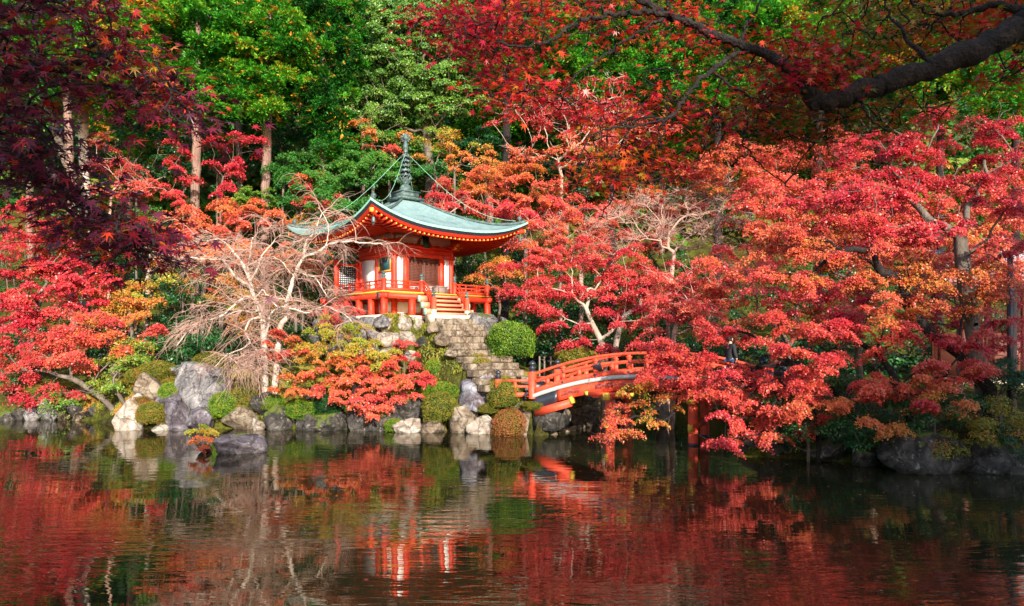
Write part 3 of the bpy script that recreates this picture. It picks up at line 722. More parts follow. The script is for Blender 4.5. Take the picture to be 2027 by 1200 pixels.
# left wall (side 3 : x=-1.7), its own mid pillar at y=0
mb = MB(); mb.lathe([(.12,zb-.02),(.12,2.92)], (-1.6,-.02,0), 14); mb.build('pillar', VERM, hall, True)
for (y0, y1) in ((-1.46,-.14),(.12,1.46)):
    for x in (-1.60, 1.60):
        mb = MB(); mb.box((x,(y0+y1)/2,(zb+2.95)/2), (.05,y1-y0,2.9-zb)); mb.build('wall_panel', WHITE, hall)
PBL = surf('dark_blue_painting', [(.004,.015,.05),(.01,.05,.09),(.02,.10,.10),(.10,.16,.12)], 9, .4, .05, .002)
mb = MB(); mb.box((-1.635,-.80,2.56), (.03,.98,.64)); pf = mb.build('painting', PBL, hall)
mb = MB()
for zz in (2.22, 2.89): mb.box((-1.645,-.80,zz), (.05,1.10,.05))
for yy in (-1.32,-.28): mb.box((-1.645,yy,2.555), (.05,.05,.62))
mb.build('painting_frame', YEL, pf)
mb = MB(); mb.box((-1.62,-.80,2.17), (.06,1.2,.05)); mb.build('wall_rail', VERM, hall)
# side lattice screen across the veranda
sc = empty('lattice_screen'); sc.parent = hall
mb = MB(); mb.box((-2.93,1.62,(zb+2.9)/2), (.20,.20,2.9-zb)); mb.box((-1.80,1.62,(zb+2.9)/2), (.14,.14,2.9-zb)); mb.box((-2.36,1.62,2.66), (1.0,.12,.12)); mb.box((-2.36,1.62,zb+.1), (1.0,.12,.12)); mb.build('screen_frame', VERM, sc)
mb = MB()
for k in range(9): mb.box((-2.80+k*.108,1.622,1.93), (.045,.03,1.42))
for k in range(14): mb.box((-2.36,1.616,1.26+k*.105), (.96,.026,.045))
mb.build('lattice', BLK, sc)
mb = MB(); mb.box((-2.36,1.665,1.9), (.96,.015,1.4)); mb.build('backing_board', WHITE, sc)
mb = MB(); mb.box((-2.30,1.62,2.93), (1.6,.34,.09)); mb.box((-2.30,1.62,3.02), (1.4,.14,.08)); mb.build('screen_cap', GREYWD, sc)

# veranda
mb = MB(); mb.box((0,0,HD-.025), (2*DK+.10,2*DK+.10,.05)); mb.build('floor', YEL, hall)
for sd_ in range(4):
    rt = face(sd_)
    mb = MB(); fbox(mb, rt, sd_, (.0,-(DK-.10),HD-.20), (2*DK+.34,.16,.22)); mb.build('edge_beam', VERM, hall)
for x in (-2.89,-1.45,-.02,1.45,2.89):
    for y in (-2.89,-1.75,-.62,.55,1.70,2.89):
        if abs(x) < 2.8 and abs(y) < 2.8: continue
        if y < -2.8 and abs(x) < 1.0: continue
        mb = MB(); mb.box((x,y,(HD-.31)/2-.12), (.235,.235,HD-.31+.24)); mb.build('veranda_post', VERM, hall)
mb = MB()
for sd_ in range(4):
    rt = face(sd_)
    fbox(mb, rt, sd_, (0,-1.6,.10), (3.4,.10,.22)); fbox(mb, rt, sd_, (0,-1.6,.80), (3.4,.12,.14))
    for x in (-1.6,0): fbox(mb, rt, sd_, (x,-1.6,.45), (.22,.2,.9))
mb.build('foundation_frame', VERM, hall)
mb = MB(); mb.box((0,0,.5), (3.14,3.14,.9)); mb.build('foundation_wall', WHITE, hall)
mb = MB(); mb.box((0,0,-.04), (6.5,6.5,.16)); mb.build('stone_pad', STONEP, hall)
mb = MB(); mb.box((-3.18,-2.89,HD-.20), (.02,.20,.26)); mb.box((-2.89,-3.085,HD-.20), (.001,.001,.001)); mb.build('beam_end_plate', BRONZE, hall)
GIB = [(.085,0),(.085,.10),(.10,.11),(.10,.15),(.055,.17),(.05,.20),(.09,.235),(.10,.275),(.08,.32),(.035,.355),(0,.38)]
def gposts(par, x, y, z0, z1, r_, mat, fin, base=None, sc_=1.0, flat=1.0):
    mb = MB(); mb.lathe([(r_,z0),(r_,z1),(0,z1)], (x,y,0), 16); o = mb.build('rail_post', mat, par, True)
    mb = MB(); mb.lathe([(q*sc_, h_*sc_*flat) for q, h_ in GIB], (x,y,z1), 16); mb.build('finial', fin, o, True)
    if base:
        mb = MB(); mb.lathe([(r_+.008,z0),(r_+.008,z0+.26),(r_,z0+.262)], (x,y,0), 16); mb.build('post_shoe', base, o, True)
    return o
RE = DK-.10; ZP = HD+.44
for (x,y) in ((-RE,-RE),(RE,-RE),(RE,RE),(-.92,-RE),(.92,-RE)):
    gposts(hall, x, y, HD, ZP+.10, .115, VERM, BRONZE, sc_=.9)
def railing(a, b, nm):
    a = Vector(a); b = Vector(b); mb = MB(); L = (b-a).length; d = (b-a)/L
    for z, r_ in ((.47,.032),): mb.tube([a+Vector((0,0,HD+z)), b+Vector((0,0,HD+z))], r_, 8)
    mb.bar(a+Vector((0,0,HD+.31)), b+Vector((0,0,HD+.31)), .06, .05)
    mb.bar(a+Vector((0,0,HD+.09)), b+Vector((0,0,HD+.09)), .09, .13)
    n = max(2, round(L/.62))
    for k in range(1, n):
        p = a+d*(L*k/n); mb.box((p.x,p.y,HD+.20), (.07,.07,.20)); mb.box((p.x,p.y,HD+.385), (.05,.05,.12))
    return mb.build('railing', VERM, hall)
railing((-RE,-RE,0),(-.92,-RE,0),''); railing((.92,-RE,0),(RE,-RE,0),''); railing((-RE,-RE,0),(-RE,1.55,0),''); railing((RE,-RE,0),(RE,RE,0),'')
# wooden stair
mb = MB()
for i in range(5):
    z = HD-.02-(i+1)*.205; y = -(DK+.05)-i*.185; mb.box((0,y-.11,z+.06), (1.66,.28,.10)); mb.box((0,y-.02,z-.03), (1.60,.05,.20))
mb.build('stair_treads', WORN, hall)
for s_ in (-1,1):
    mb = MB()
    for i in range(3):
        mb.box((s_*1.08,-(DK+.22)-i*.25,HD-.30-i*.30), (.42,.24,.26))
    mb.build('stair_side', WORN, hall)
    mb = MB()
    for i in range(3):
        mb.box((s_*1.30,-(DK+.22)-i*.25,HD-.30-i*.30), (.03,.26,.28))
    mb.build('stair_side_plate', GREENCU, hall)
    gposts(hall, s_*.92, -(DK+.88), .04, .86, .115, VERM2, BRONZE, GREENCU, sc_=.9)
    for zz, r_ in ((.47,.035),(.28,.03),(.10,.045)):
        P = []
        for i in range(11):
            t_ = i/10; P.append((s_*.92, -(DK-.05)-.88*t_, HD+zz*(1-.0*t_) - (.85+.0*zz)*t_**1.35 + .12*math.sin(math.pi*t_)))
        mb = MB(); mb.tube(P, r_, 8); mb.build('stair_handrail', VERM, hall, True)
mb = MB(); mb.box((.02,-(DK+1.15),-.12), (2.75,.62,.36)); mb.build('stone_block', STONEP, hall)
# offertory box
ob = empty('offertory_box', tuple(Vector((PC[0],PC[1],ZT+HD)) + Vector((*(E1*.45 + E2*-2.35),0))), TH, 'grey wooden offertory box in front of the lattice doors', 'offertory box')
mb = MB(); mb.box((0,0,.17), (.62,.34,.34)); 
for k in range(6): mb.box((-.25+k*.10,0,.36), (.03,.34,.03))
mb.box((0,-.16,.375),(.68,.05,.05)); mb.box((0,.16,.375),(.68,.05,.05)); mb.build('box_body', GREYWD, ob)
mb = MB(); mb.box((-.2,-.175,.17),(.04,.012,.30)); mb.box((.2,-.175,.17),(.04,.012,.30)); mb.build('box_straps', DARKW, ob)

# ------------------------------------------------------------------ the bridge
A = np.array([.906,-.423]); A /= np.linalg.norm(A); Cc = np.array([-A[1], A[0]]); B0 = np.array([.76, 26.0]); BL = 8.8; BW = 2.7
br = empty('bridge', (B0[0], B0[1], 0), math.atan2(A[1], A[0]), 'vermilion arched wooden bridge with black capped posts reaching the island', 'bridge')
def bz(t): return 1.50 + .86*(1-((t-4.4)/4.4)**2)
def arch_strip(s0, s1, dz0, dz1, t0=0, t1=BL, n=44):
    V = []
    for i in range(n+1):
        t = t0+(t1-t0)*i/n; z = bz(t)
        V += [(t,s0,z+dz0),(t,s1,z+dz0),(t,s1,z+dz1),(t,s0,z+dz1)]
    F_ = []
    for i in range(n):
        o = i*4; F_ += [[o,o+4,o+5,o+1],[o+1,o+5,o+6,o+2],[o+2,o+6,o+7,o+3],[o+3,o+7,o+4,o]]
    F_ += [[0,1,2,3],[n*4+3,n*4+2,n*4+1,n*4]]
    return V, F_
mb = MB(); mb.add(*arch_strip(0.02, BW-.02, -.08, 0)); mb.build('deck', GREYWD, br)
for s0, s1 in ((-.10,.14),(BW-.14,BW+.10)):
    mb = MB(); mb.add(*arch_strip(s0, s1, -.10, .045, 0, BL, 60))
    for i in range(1,40): mb.box((BL*i/40, (s0-.001) if s0 < 0 else (s1+.001), bz(BL*i/40)-.028), (.006,.004,.14))
    mb.build('white_deck_edge', DECKW, br)
for s0 in (-.02, BW-.14, BW/2-.08):
    mb = MB(); mb.add(*arch_strip(s0, s0+.16, -.52, -.102, 1.02 if s0 < 0 else .2, BL-.2)); gd = mb.build('girder', VERM2, br)
    if s0 < 0:
        mb = MB(); mb.add(*arch_strip(s0, s0+.16, -.56, -.102, .02, 1.02, 8)); mb.build('black_girder_end', BLK, br)
        mb = MB()
        for tc_ in (1.55, 2.85, 5.95, 7.25):
            for k in range(7):
                tt = tc_+(k-3)*.10; z = bz(tt)-.30
                if k == 3:
                    mb.tube([(tt+.045*math.cos(a), -.026, z+.045*math.sin(a)) for a in np.linspace(0, 2*math.pi, 13)], .013, 4)
                    mb.box((tt,-.026,z), (.012,.014,.04)); mb.box((tt,-.026,z), (.04,.012,.012))
                else:
                    mb.box((tt-.025,-.026,z+.01), (.020,.012,.17)); mb.box((tt+.025,-.026,z+.01), (.020,.012,.17)); mb.box((tt,-.026,z-.075), (.050,.013,.022))
        mb.build('black_fitting_marks', BLK, gd)
def brail(s_, near):
    mb = MB(); P = [(t, s_, bz(t)+.80) for t in np.linspace(.12, BL-.12, 41)]; mb.tube(P, .055, 10); mb.build('top_rail', VERM2, br, True)
    mb = MB(); mb.add(*arch_strip(s_-.05, s_+.05, .44, .56, .1, BL-.1)); mb.build('middle_rail', VERM2, br)
    mb = MB(); mb.add(*arch_strip(s_-.08, s_+.08, .05, .24, .1, BL-.1)); mb.build('bottom_rail', VERM2, br)
    n = 7
    for k in range(1, 2*n):
        t = BL*k/(2*n); z = bz(t)
        mb = MB(); mb.box((t,s_,z+.34), (.17 if k % 2 == 0 else .15,.12,.24))
        if k % 2 == 0: mb.box((t,s_,z+.60), (.15,.11,.09)); mb.box((t,s_,z+.67), (.20,.14,.06)); mb.box((t,s_,z+.72), (.12,.10,.06))
        elif k > 6: mb.box((t,s_,z+.60), (.10,.09,.09)); mb.box((t,s_,z+.655), (.16,.11,.045))
        mb.build('strut', VERM2, br)
        if k % 2 == 0:
            mb = MB(); sg = -1 if near else 1
            for zz, d, e in ((z+.50,.052,.095),(z+.14,.082,.11)):
                mm = Matrix.Rotation(R(45),3,'Y'); 
                for qx, qz in ((-1,0),(1,0),(0,-1),(0,1)): mb.box((t+qx*e*.3, s_+sg*(d), zz+qz*e*.3), (e*.40,.012,e*.40), M=mm)
            mb.build('diamond_fitting', BLK, br)
brail(.03, True); brail(BW-.03, False)
for (t, s_) in ((0,.03),(0,BW-.03),(BL,.03),(BL,BW-.03)):
    o = gposts(br, t, s_, bz(t)-.10, bz(t)+.92, .15, VERM2, BLK, sc_=1.40, flat=.82)
# wing rails at the island end
for s_, dy in ((.03,-.0),(BW-.03,.0)):
    sg = -1 if s_ < 1 else 1
    x1, y1 = -1.30, s_+sg*.30
    gposts(br, x1, y1, 1.1, 2.12, .13, VERM2, BLK, sc_=1.2, flat=.82)
    mb = MB()
    for zz, h_ in ((2.08,.09),(1.86,.08),(1.55,.16)): mb.bar((0,s_,zz), (x1,y1,zz-.02), .08, h_)
    mb.box((x1*.5,(s_+y1)/2,1.75), (.10,.08,.60)); mb.build('wing_rail', VERM2, br)
# bents
for t in (3.03, 6.0):
    for s_ in (.12, BW-.12):
        mb = MB(); mb.lathe([(.17,-.9),(.17,bz(t)-.80)], (t,s_,0), 16); p_ = mb.build('pier', VERM2, br, True)
        mb = MB(); mb.lathe([(.178,-.1),(.178,.06),(.17,.062)], (t,s_,0), 16); mb.build('pier_band', BLK, p_, True)
    mb = MB(); mb.box((t,BW/2,.62), (.16,BW+.75,.26)); cb = mb.build('cross_beam', VERM2, br)
    mb = MB(); mb.box((t,-.39,.62), (.165,.03,.265)); mb.box((t,BW+.39,.62), (.165,.03,.265)); mb.build('beam_cap', YEL, cb)
    mb = MB(); mb.box((t,BW/2,bz(t)-.68), (.26,BW+.6,.26)); hb = mb.build('head_beam', VERM2, br)
    mb = MB(); mb.box((t,-.315,bz(t)-.68), (.265,.03,.265)); mb.build('beam_cap', YEL, hb)
    for s_ in (.05, BW-.05):
        mb = MB(); L_ = .85; z = bz(t)-.545
        pr = [(-L_,.0),(-L_+.08,-.14),(-L_+.30,-.20),(L_-.30,-.20),(L_-.08,-.14),(L_,0)]
        V = [(t+x, s_+dy, z+zz_) for dy in (-.11,.11) for x, zz_ in pr]
        mb.add(V, [[0,1,4,5],[1,2,3,4],[11,10,7,6],[10,9,8,7]]+[[i, i+6, (i+1)%6+6, (i+1)%6] for i in range(6)]); mb.build('corbel', VERM2, br)
        mb = MB()
        for sg in (-1,1): mb.box((t+sg*(L_-.01), s_, z-.06), (.13,.226,.14)); 
        mb.build('corbel_tip', YEL, br)
# abutment corbel at island end
mb = MB(); mb.box((.85,.05,bz(.85)-.72), (1.5,.26,.28), M=Matrix.Rotation(R(-17),3,'Y')); mb.build('end_corbel', VERM2, br)
mb = MB(); mb.box((1.60,.05,bz(1.55)-.60), (.14,.266,.26), M=Matrix.Rotation(R(-17),3,'Y')); mb.build('corbel_tip', YEL, br)
mb = MB(); mb.box((.5,BW/2,.75), (.9,BW,1.1)); mb.build('bank_seat', RK_DARK, br)
# lamps
def spot(px, py, Yd, rz, label, group=None, sc_=1.0, tilt=35, z=None):
    p = at(px, py, Yd); o = empty('floodlight', tuple(p), rz, label, 'floodlight', group)
    zz = p.z
    mb = MB(); T = Matrix.Rotation(R(tilt),3,'Y')
    prof = [(0,-.16),(.05,-.16),(.06,-.05),(.12,.10),(.15,.18),(.155,.20),(.13,.20),(0,.16)]
    mb.lathe([(r_*sc_, h_*sc_) for r_, h_ in prof], sides=14); v = np.concatenate(mb.v)@np.array(T).T; mb.v = [v+np.array([0,0,.10*sc_])]; mb.build('lamp_head', BLK, o, True)
    mb = MB(); mb.tube([(0,0,.08*sc_),(.0,0,-.12*sc_)], .014*sc_, 6); mb.box((0,0,-.13*sc_), (.12*sc_,.10*sc_,.02)); mb.build('lamp_bracket', BLK, o)
spot(1187, 737, 24.9, .3, 'black bell shaped floodlight clamped to the side of the bridge railing', sc_=1.25, tilt=-38)
spot(1040, 785, 25.9, .2, 'small black floodlight on the moss beside the bridge end post', sc_=.6, tilt=50)
spot(866, 702, 29.3, .5, 'black floodlight at the foot of the small stones of the retaining wall', sc_=.8, tilt=40)
spot(845, 752, 28.2, .1, 'black floodlight behind the tips of the red shore maple', sc_=.7, tilt=60)
spot(458, 736, 28.9, .8, 'black floodlight on the moss below the weeping cherry', sc_=.75, tilt=-60)
# low posts with rope behind the steps
rf = empty('rope_fence', tuple(at(1083, 732, 31.5)), 0, 'short row of brown posts with a rope in the shade behind the steps', 'rope fence')
for i, dx in enumerate((-.35,-.12,.18,.9)):
    mb = MB(); mb.lathe([(.045,-.3),(.042,.62),(0,.63)], (dx,.1*i,0), 8); mb.build('post', GREYWD, rf)
mb = MB(); mb.tube([(-.35+1.25*i/10, .03*i, .5-.12*math.sin(math.pi*i/10)) for i in range(11)], .012, 5); mb.build('rope', GREYWD, rf)
# ------------------------------------------------------------------ foliage materials
MIX = leafmat('maple_leaves', [(.46,.016,.034),(.60,.045,.05),(.65,.095,.062),(.62,.16,.045),(.52,.23,.03),(.36,.36,.03),(.10,.22,.02)], .36, .42, .55, [0,.18,.34,.50,.66,.82,1.0])
HINOKI = leafmat('cypress_needles', [(.004,.035,.008),(.010,.085,.010),(.028,.19,.012),(.08,.31,.016),(.16,.38,.025),(.42,.22,.02),(.55,.20,.02)], .25, .5, .3, [0,.25,.5,.75,.86,.91,1])
BROAD = leafmat('broad_leaves', [(.02,.07,.01),(.05,.14,.018),(.10,.22,.025),(.16,.28,.035),(.26,.32,.04)], .3, .42, .5)
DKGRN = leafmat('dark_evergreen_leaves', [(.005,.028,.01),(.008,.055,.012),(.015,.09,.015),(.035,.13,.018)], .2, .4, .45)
MIDG = leafmat('fresh_green_leaves', [(.012,.075,.012),(.025,.13,.015),(.06,.19,.018),(.14,.24,.02),(.35,.26,.03)], .35, .5, .35, [0,.35,.7,.9,1])
BUSHG = leafmat('clipped_azalea_leaves', [(.04,.10,.01),(.09,.19,.012),(.16,.27,.015),(.25,.30,.02),(.32,.20,.03)], .25, .5, .35, [0,.3,.6,.85,1])
BUSHO = leafmat('olive_azalea_leaves', [(.06,.085,.01),(.13,.15,.015),(.22,.20,.02),(.30,.20,.03),(.36,.13,.03)], .25, .55, .3, [0,.3,.6,.8,1])
BUSHR = leafmat('rusty_azalea_leaves', [(.10,.10,.015),(.24,.13,.02),(.34,.13,.04),(.38,.10,.05)], .25, .55, .3)
PURP = leafmat('purple_maple_leaves', [(.07,.010,.028),(.14,.013,.035),(.26,.018,.035),(.52,.028,.02),(.70,.08,.012),(.55,.24,.015),(.09,.20,.015)], .42, .32, .55, [0,.25,.5,.68,.82,.9,1])
NEARR = leafmat('scarlet_maple_leaves', [(.42,.010,.035),(.60,.02,.02),(.66,.06,.01),(.60,.13,.012),(.34,.19,.012),(.10,.17,.012),(.04,.11,.012)], .5, .35, .5, [0,.25,.45,.62,.76,.88,1])
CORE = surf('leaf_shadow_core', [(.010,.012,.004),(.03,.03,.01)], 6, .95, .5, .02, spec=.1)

# ------------------------------------------------------------------ branching
def grow(trunk, targets, g, alpha=.30, seg=4, wob=.06, sag=.0):
    nodes = [np.array(p, float) for p in trunk]; par = [-1]+list(range(len(trunk)-1)); path = [0.0]
    for i in range(1, len(trunk)): path.append(path[-1]+np.linalg.norm(nodes[i]-nodes[i-1]))
    start = max(1, int(len(trunk)*.45)); tips = []
    if len(targets) == 0: return np.array(nodes), par, tips
    order = np.argsort(np.linalg.norm(targets-nodes[-1], axis=1))
    N = np.array(nodes)
    for ti in order:
        T = targets[ti]; d = np.linalg.norm(N[start:]-T, axis=1); cost = d + alpha*np.array(path[start:]) + .6*np.maximum(N[start:,2]-T[2]-.2, 0)
        j = int(np.argmin(cost))+start; a = N[j]; L = np.linalg.norm(T-a)
        if L < .02: tips.append(j); continue
        ns = max(2, min(seg, int(L/.35)+1)); new = []
        side = g.normal(size=3)*wob*L; prev = j
        for s in range(1, ns+1):
            t = s/ns; p = a*(1-t)+T*t + side*math.sin(math.pi*t) + np.array([0,0,1])*sag*L*math.sin(math.pi*t)
            if s < ns: p = p + g.normal(size=3)*.025*L
            nodes.append(p); par.append(prev); path.append(path[prev]+np.linalg.norm(p-nodes[prev])); prev = len(nodes)-1; new.append(p)
        tips.append(prev); N = np.concatenate([N, np.array(new)])
    return N, par, tips
def radii(N, par, r_tip, r_trunk):
    n = len(N); cnt = np.zeros(n); kids = np.zeros(n, int)
    for i in range(n):
        if par[i] >= 0: kids[par[i]] += 1
    cnt[kids == 0] = 1
    for i in range(n-1, 0, -1): cnt[par[i]] += cnt[i]
    e = math.log(max(r_trunk/r_tip, 1.5))/math.log(max(cnt[0], 2)); return r_tip*cnt**e
def wood(N, par, r, sides=5, mb=None):
    mb = mb or MB(); par = np.array(par); i = np.where(par >= 0)[0]
    r0 = np.minimum(r[par[i]], r[i]*1.45); big = r[i] > .05
    for sel, sd_ in ((big, sides+3), (~big, sides-1)):
        if sel.any(): k = i[sel]; mb.segs(N[par[k]], N[k], r0[sel], r[k], sd_)
    return mb
def sprays(mb, C, g, n, rx, leaf, tintc, tvar=.10, jit=.55, thick=.10, out=None, aspect=.72, droop=.35):
    """flat layered sprays of leaves round every centre"""
    m_ = len(C); C = np.repeat(C, n, axis=0); tc_ = np.repeat(tintc, n); rr = np.repeat(g.uniform(.7,1.25,m_)*rx, n)
    ex = np.repeat(g.uniform(.6,1.0,m_), n); az = np.repeat(g.uniform(0,2*np.pi,m_), n)
    k = m_*n; a = g.uniform(0, 2*np.pi, k); q = np.sqrt(g.uniform(0,1,k))*(1+.25*np.sin(a*3+az*5)+.15*np.sin(a*7+az))
    x = np.cos(a)*q; y = np.sin(a)*q*ex; X_ = x*np.cos(az)-y*np.sin(az); Y_ = x*np.sin(az)+y*np.cos(az)
    tilt = np.repeat(g.normal(size=(m_,2))*.18, n, axis=0)
    P = C + np.stack([X_*rr, Y_*rr, -droop*q*q*rr + (X_*tilt[:,0]+Y_*tilt[:,1])*rr + g.normal(size=k)*thick*rr], 1)
    Nn = np.array([0,0,1.0])[None] + g.normal(size=(k,3))*jit
    Nn[:,1] -= .65
    if out is not None: Nn = Nn + np.repeat(out, n, axis=0)*.35
    L = leaf*g.uniform(.5,1.6,k)
    tl = np.clip(tc_ + g.normal(size=k)*tvar, 0, 1)
    mb.leaves(P, Nn, L, L*aspect, g, tl)
    return mb
def area_targets(regs, g, spray, dens, tv=.045):
    C = []; T = []
    for (px, py, rx, ry, Yc, dY, tint) in regs:
        k = Yc/F; n = max(3, int(dens*math.pi*rx*k*ry*k/(math.pi*spray*spray)))
        a = g.uniform(0, 2*np.pi, n); q = np.sqrt(g.uniform(0,1,n)); q = q*(1+.18*np.sin(3*a+px)+.12*np.sin(5*a+py))
        yy = Yc + g.uniform(-1,1,n)*dY*np.sqrt(np.clip(1.2-q*q, .05, 1))
        X_ = px+rx*q*np.cos(a); Y_ = py+ry*q*np.sin(a)
        C.append(np.stack([(X_-1013.5)/F*yy, yy, 3.5+(680-Y_)/F*yy], 1)); T.append(np.clip(tint+g.normal(size=n)*tv, 0, 1))
    return np.concatenate(C), np.concatenate(T)
SEED = [100]
def leafy_tree(name, label, cat, trunk_px, regs, mat=None, bark=None, r_tip=.012, r_tr=.12, spray=.55, leaf=.11, n=150, dens=2.4, group=None, kind='spray', tvar=.09, extra_twigs=0, alpha=.30, thick=.10, jit=.6, droop=.35):
    """tree grown to where its limbs and sprays stand; trunk_px is a list of (px, py, Y) from the foot up"""
    SEED[0] += 1; g = np.random.default_rng(SEED[0]); mat = mat or MIX; bark = bark or BARK
    tr = [np.array(at(*p)) for p in trunk_px]; z0 = gz(tr[0][0], tr[0][1]); 
    base = np.array([tr[0][0], tr[0][1], z0-.15])
    pts = [base]
    for p in tr[0:]:
        if p[2] > base[2]+.1: pts.append(p)
    fine = [pts[0]]
    for a, b_ in zip(pts[:-1], pts[1:]):
        m_ = max(1, int(np.linalg.norm(b_-a)/.5))
        for s in range(1, m_+1): fine.append(a+(b_-a)*s/m_ + (g.normal(size=3)*.03 if s < m_ else 0))
    if kind == 'spray': n = int(n*3.0); leaf *= .70; dens *= 1.15; thick = thick*1.25; droop *= 1.1
    C, T = area_targets(regs, g, spray, dens, .17 if kind == 'frond' else (.10 if kind == 'puff' else .06))
    N, par, tips = grow(fine, C, g, alpha, 4, .07, .05)
    r = radii(N, par, r_tip, r_tr); o3 = base
    root = empty(name, tuple(base), 0, label, cat, group)
    if extra_twigs:
        k = np.repeat(np.array(tips), extra_twigs); d = g.normal(size=(len(k),3)); d[:,2] = np.abs(d[:,2])*.5+.1; d /= np.linalg.norm(d, axis=1, keepdims=True)
        L = g.uniform(.3,.9,len(k))[:,None]; mid = N[k]+d*L*.5+g.normal(size=(len(k),3))*.04; end = mid+(d+g.normal(size=(len(k),3))*.35)*L*.5
    mb = MB(); wood(N-o3, par, r, 6, mb)
    if extra_twigs:
        mb.segs(N[k]-o3, mid-o3, np.full(len(k), r_tip), np.full(len(k), r_tip*.8), 4); mb.segs(mid-o3, end-o3, np.full(len(k), r_tip*.8), np.full(len(k), r_tip*.4), 4)
    mb.build('trunk', bark, root, True)
    if n:
        mb = MB(); cen = C.mean(0); out = (C-cen); out /= np.linalg.norm(out, axis=1, keepdims=True)+1e-6
        if kind == 'spray': sprays(mb, C-o3, g, n, spray, leaf, T, tvar, jit, thick, out, droop=droop)
        elif kind == 'puff': puffs(mb, C-o3, g, n, spray, leaf, T, tvar)
        elif kind == 'frond': fronds(mb, C-o3, g, n, spray, leaf, T, out, tvar)
        mb.build('crown', mat, root)
    return root
def puffs(mb, C, g, n, rx, leaf, tintc, tvar=.12, aspect=.6):
    m_ = len(C); k = m_*n; d = g.normal(size=(k,3)); d /= np.linalg.norm(d, axis=1, keepdims=True); d[:,2] = np.where(d[:,2] < -.3, -d[:,2], d[:,2])
    rr = np.repeat(g.uniform(.7,1.3,m_)*rx, n)*(g.uniform(.25,1,k)**.4)
    P = np.repeat(C, n, axis=0)+d*rr[:,None]*np.array([1,1,.7]); L = leaf*g.uniform(.7,1.3,k)
    tl = np.clip(np.repeat(tintc, n)+g.normal(size=k)*tvar, 0, 1)
    return mb.leaves(P, d+g.normal(size=(k,3))*.55+np.array([0,-.2,.25]), L, L*aspect, g, tl)
def fronds(mb, C, g, n, rx, leaf, tintc, out, tvar=.13):
    """drooping fan sprays of a cypress"""
    m_ = len(C); nf = max(4, n//9); k = m_*nf
    o2 = out.copy(); o2[:,2] = 0; o2[:,1] -= .35; o2 /= np.linalg.norm(o2, axis=1, keepdims=True)+1e-6
    d = g.normal(size=(k,3))*.75 + np.repeat(o2, nf, axis=0)*.8; d[:,2] = g.uniform(-.5,.45,k); d /= np.linalg.norm(d, axis=1, keepdims=True)
    start = np.repeat(C, nf, axis=0) + d*g.uniform(.1,.55,k)[:,None]*rx + g.normal(size=(k,3))*.08*rx
    L = g.uniform(.45,.9,k)*rx; tf = np.clip(np.repeat(tintc, nf)+g.normal(size=k)*tvar, 0, .87); og = g.uniform(size=k) < .075; tf = np.where(og, .97, tf)
    side = np.cross(d, np.array([0,0,1.0])); side /= np.linalg.norm(side, axis=1, keepdims=True)+1e-6
    P = []; N_ = []; T_ = []; W = []; tt = []
    for s in range(9):
        t = (s//2+1)/5; sg = (1 if s % 2 else -1) if s < 8 else 0
        c = start + d*(L*t)[:,None] + np.array([0,0,-1])[None]*(L*t*t*.35)[:,None]
        dr = d*.8 + side*sg*.9 + np.array([0,0,-.35*t]) + g.normal(size=(k,3))*.12
        P.append(c + dr*leaf*.45); T_.append(dr); N_.append(np.cross(side, d)*-1 + side*sg*.5 + g.normal(size=(k,3))*.35); W.append(np.full(k, leaf*(1.0-.35*t))); tt.append(np.clip(tf + g.normal(size=k)*.03, 0, 1))
    P = np.concatenate(P); W = np.concatenate(W)
    return mb.leaves(P, np.concatenate(N_), W*1.25, W*.50, g, np.concatenate(tt), T=np.concatenate(T_))
# ------------------------------------------------------------------ far hillside woods (beyond counting)
g = np.random.default_rng(55)
nC = 4200; cx = g.uniform(-75,75,nC); cy = g.uniform(56,112,nC)
cz = ground(cx, cy) + g.uniform(.5, 17, nC)*np.where(g.uniform(size=nC) < .75, 1, .4)
mb = MB(); puffs(mb, np.stack([cx,cy,cz],1), g, 70, 1.8, .6, np.clip(g.normal(.45,.2,nC),0,1), .14)
tag(mb.build('hillside_woods', MIDG), 'green wood climbing the hill behind all the single trees', None, None, 'stuff')
# undergrowth on the slope; its dark leaf colour stands in for the shade there
nC = 1500; cx = g.uniform(-40,40,nC); cy = g.uniform(35.5,56,nC); cz = ground(cx, cy)+g.uniform(0,1.6,nC)
mb = MB(); puffs(mb, np.stack([cx,cy,cz],1), g, 60, .75, .20, np.clip(g.normal(.35,.2,nC),0,1), .14)
tag(mb.build('slope_undergrowth', DKGRN), 'dark undergrowth covering the slope, its shade put into the leaf colour', None, None, 'stuff')

LT = leafy_tree
# ------------------------------------------------------------------ cypress trees on the slope
CYG = 'tall cypress trees behind the garden'
def cypress(label, trunk, regs, rt=.26, n=330, tint=.60, bark=None):
    return LT('cypress_tree', label, 'tree', trunk, [(a,b,c,d,e-1.3,f,tint) for a,b,c,d,e,f in regs], HINOKI, bark or BARKC, .02, rt, .66, .24, n, 4.4, CYG, 'frond', alpha=.12)
cypress('cypress with a pale straight bare trunk standing beside the purple maple leaves', [(172,520,42),(168,400,42),(166,250,42),(170,110,42),(175,-20,42)], [(190,140,100,80,42,2.0),(180,30,95,60,42,2)], .28, bark=CHERRY)
cypress('cypress whose pale trunk ends just above the orange canopy, second bare trunk from the left', [(386,470,43),(389,300,43),(392,150,43),(395,0,43)], [(350,150,100,60,43,1.8),(390,50,110,60,43,2.2),(420,190,60,40,42.5,1.2)], .27)
cypress('cypress with a reddish bare trunk above the bamboo like bush', [(525,420,44),(528,300,44),(531,190,44),(535,20,44)], [(520,150,80,55,44,2),(540,60,100,60,44,2.2),(500,200,60,32,43.5,1.4)], .27)
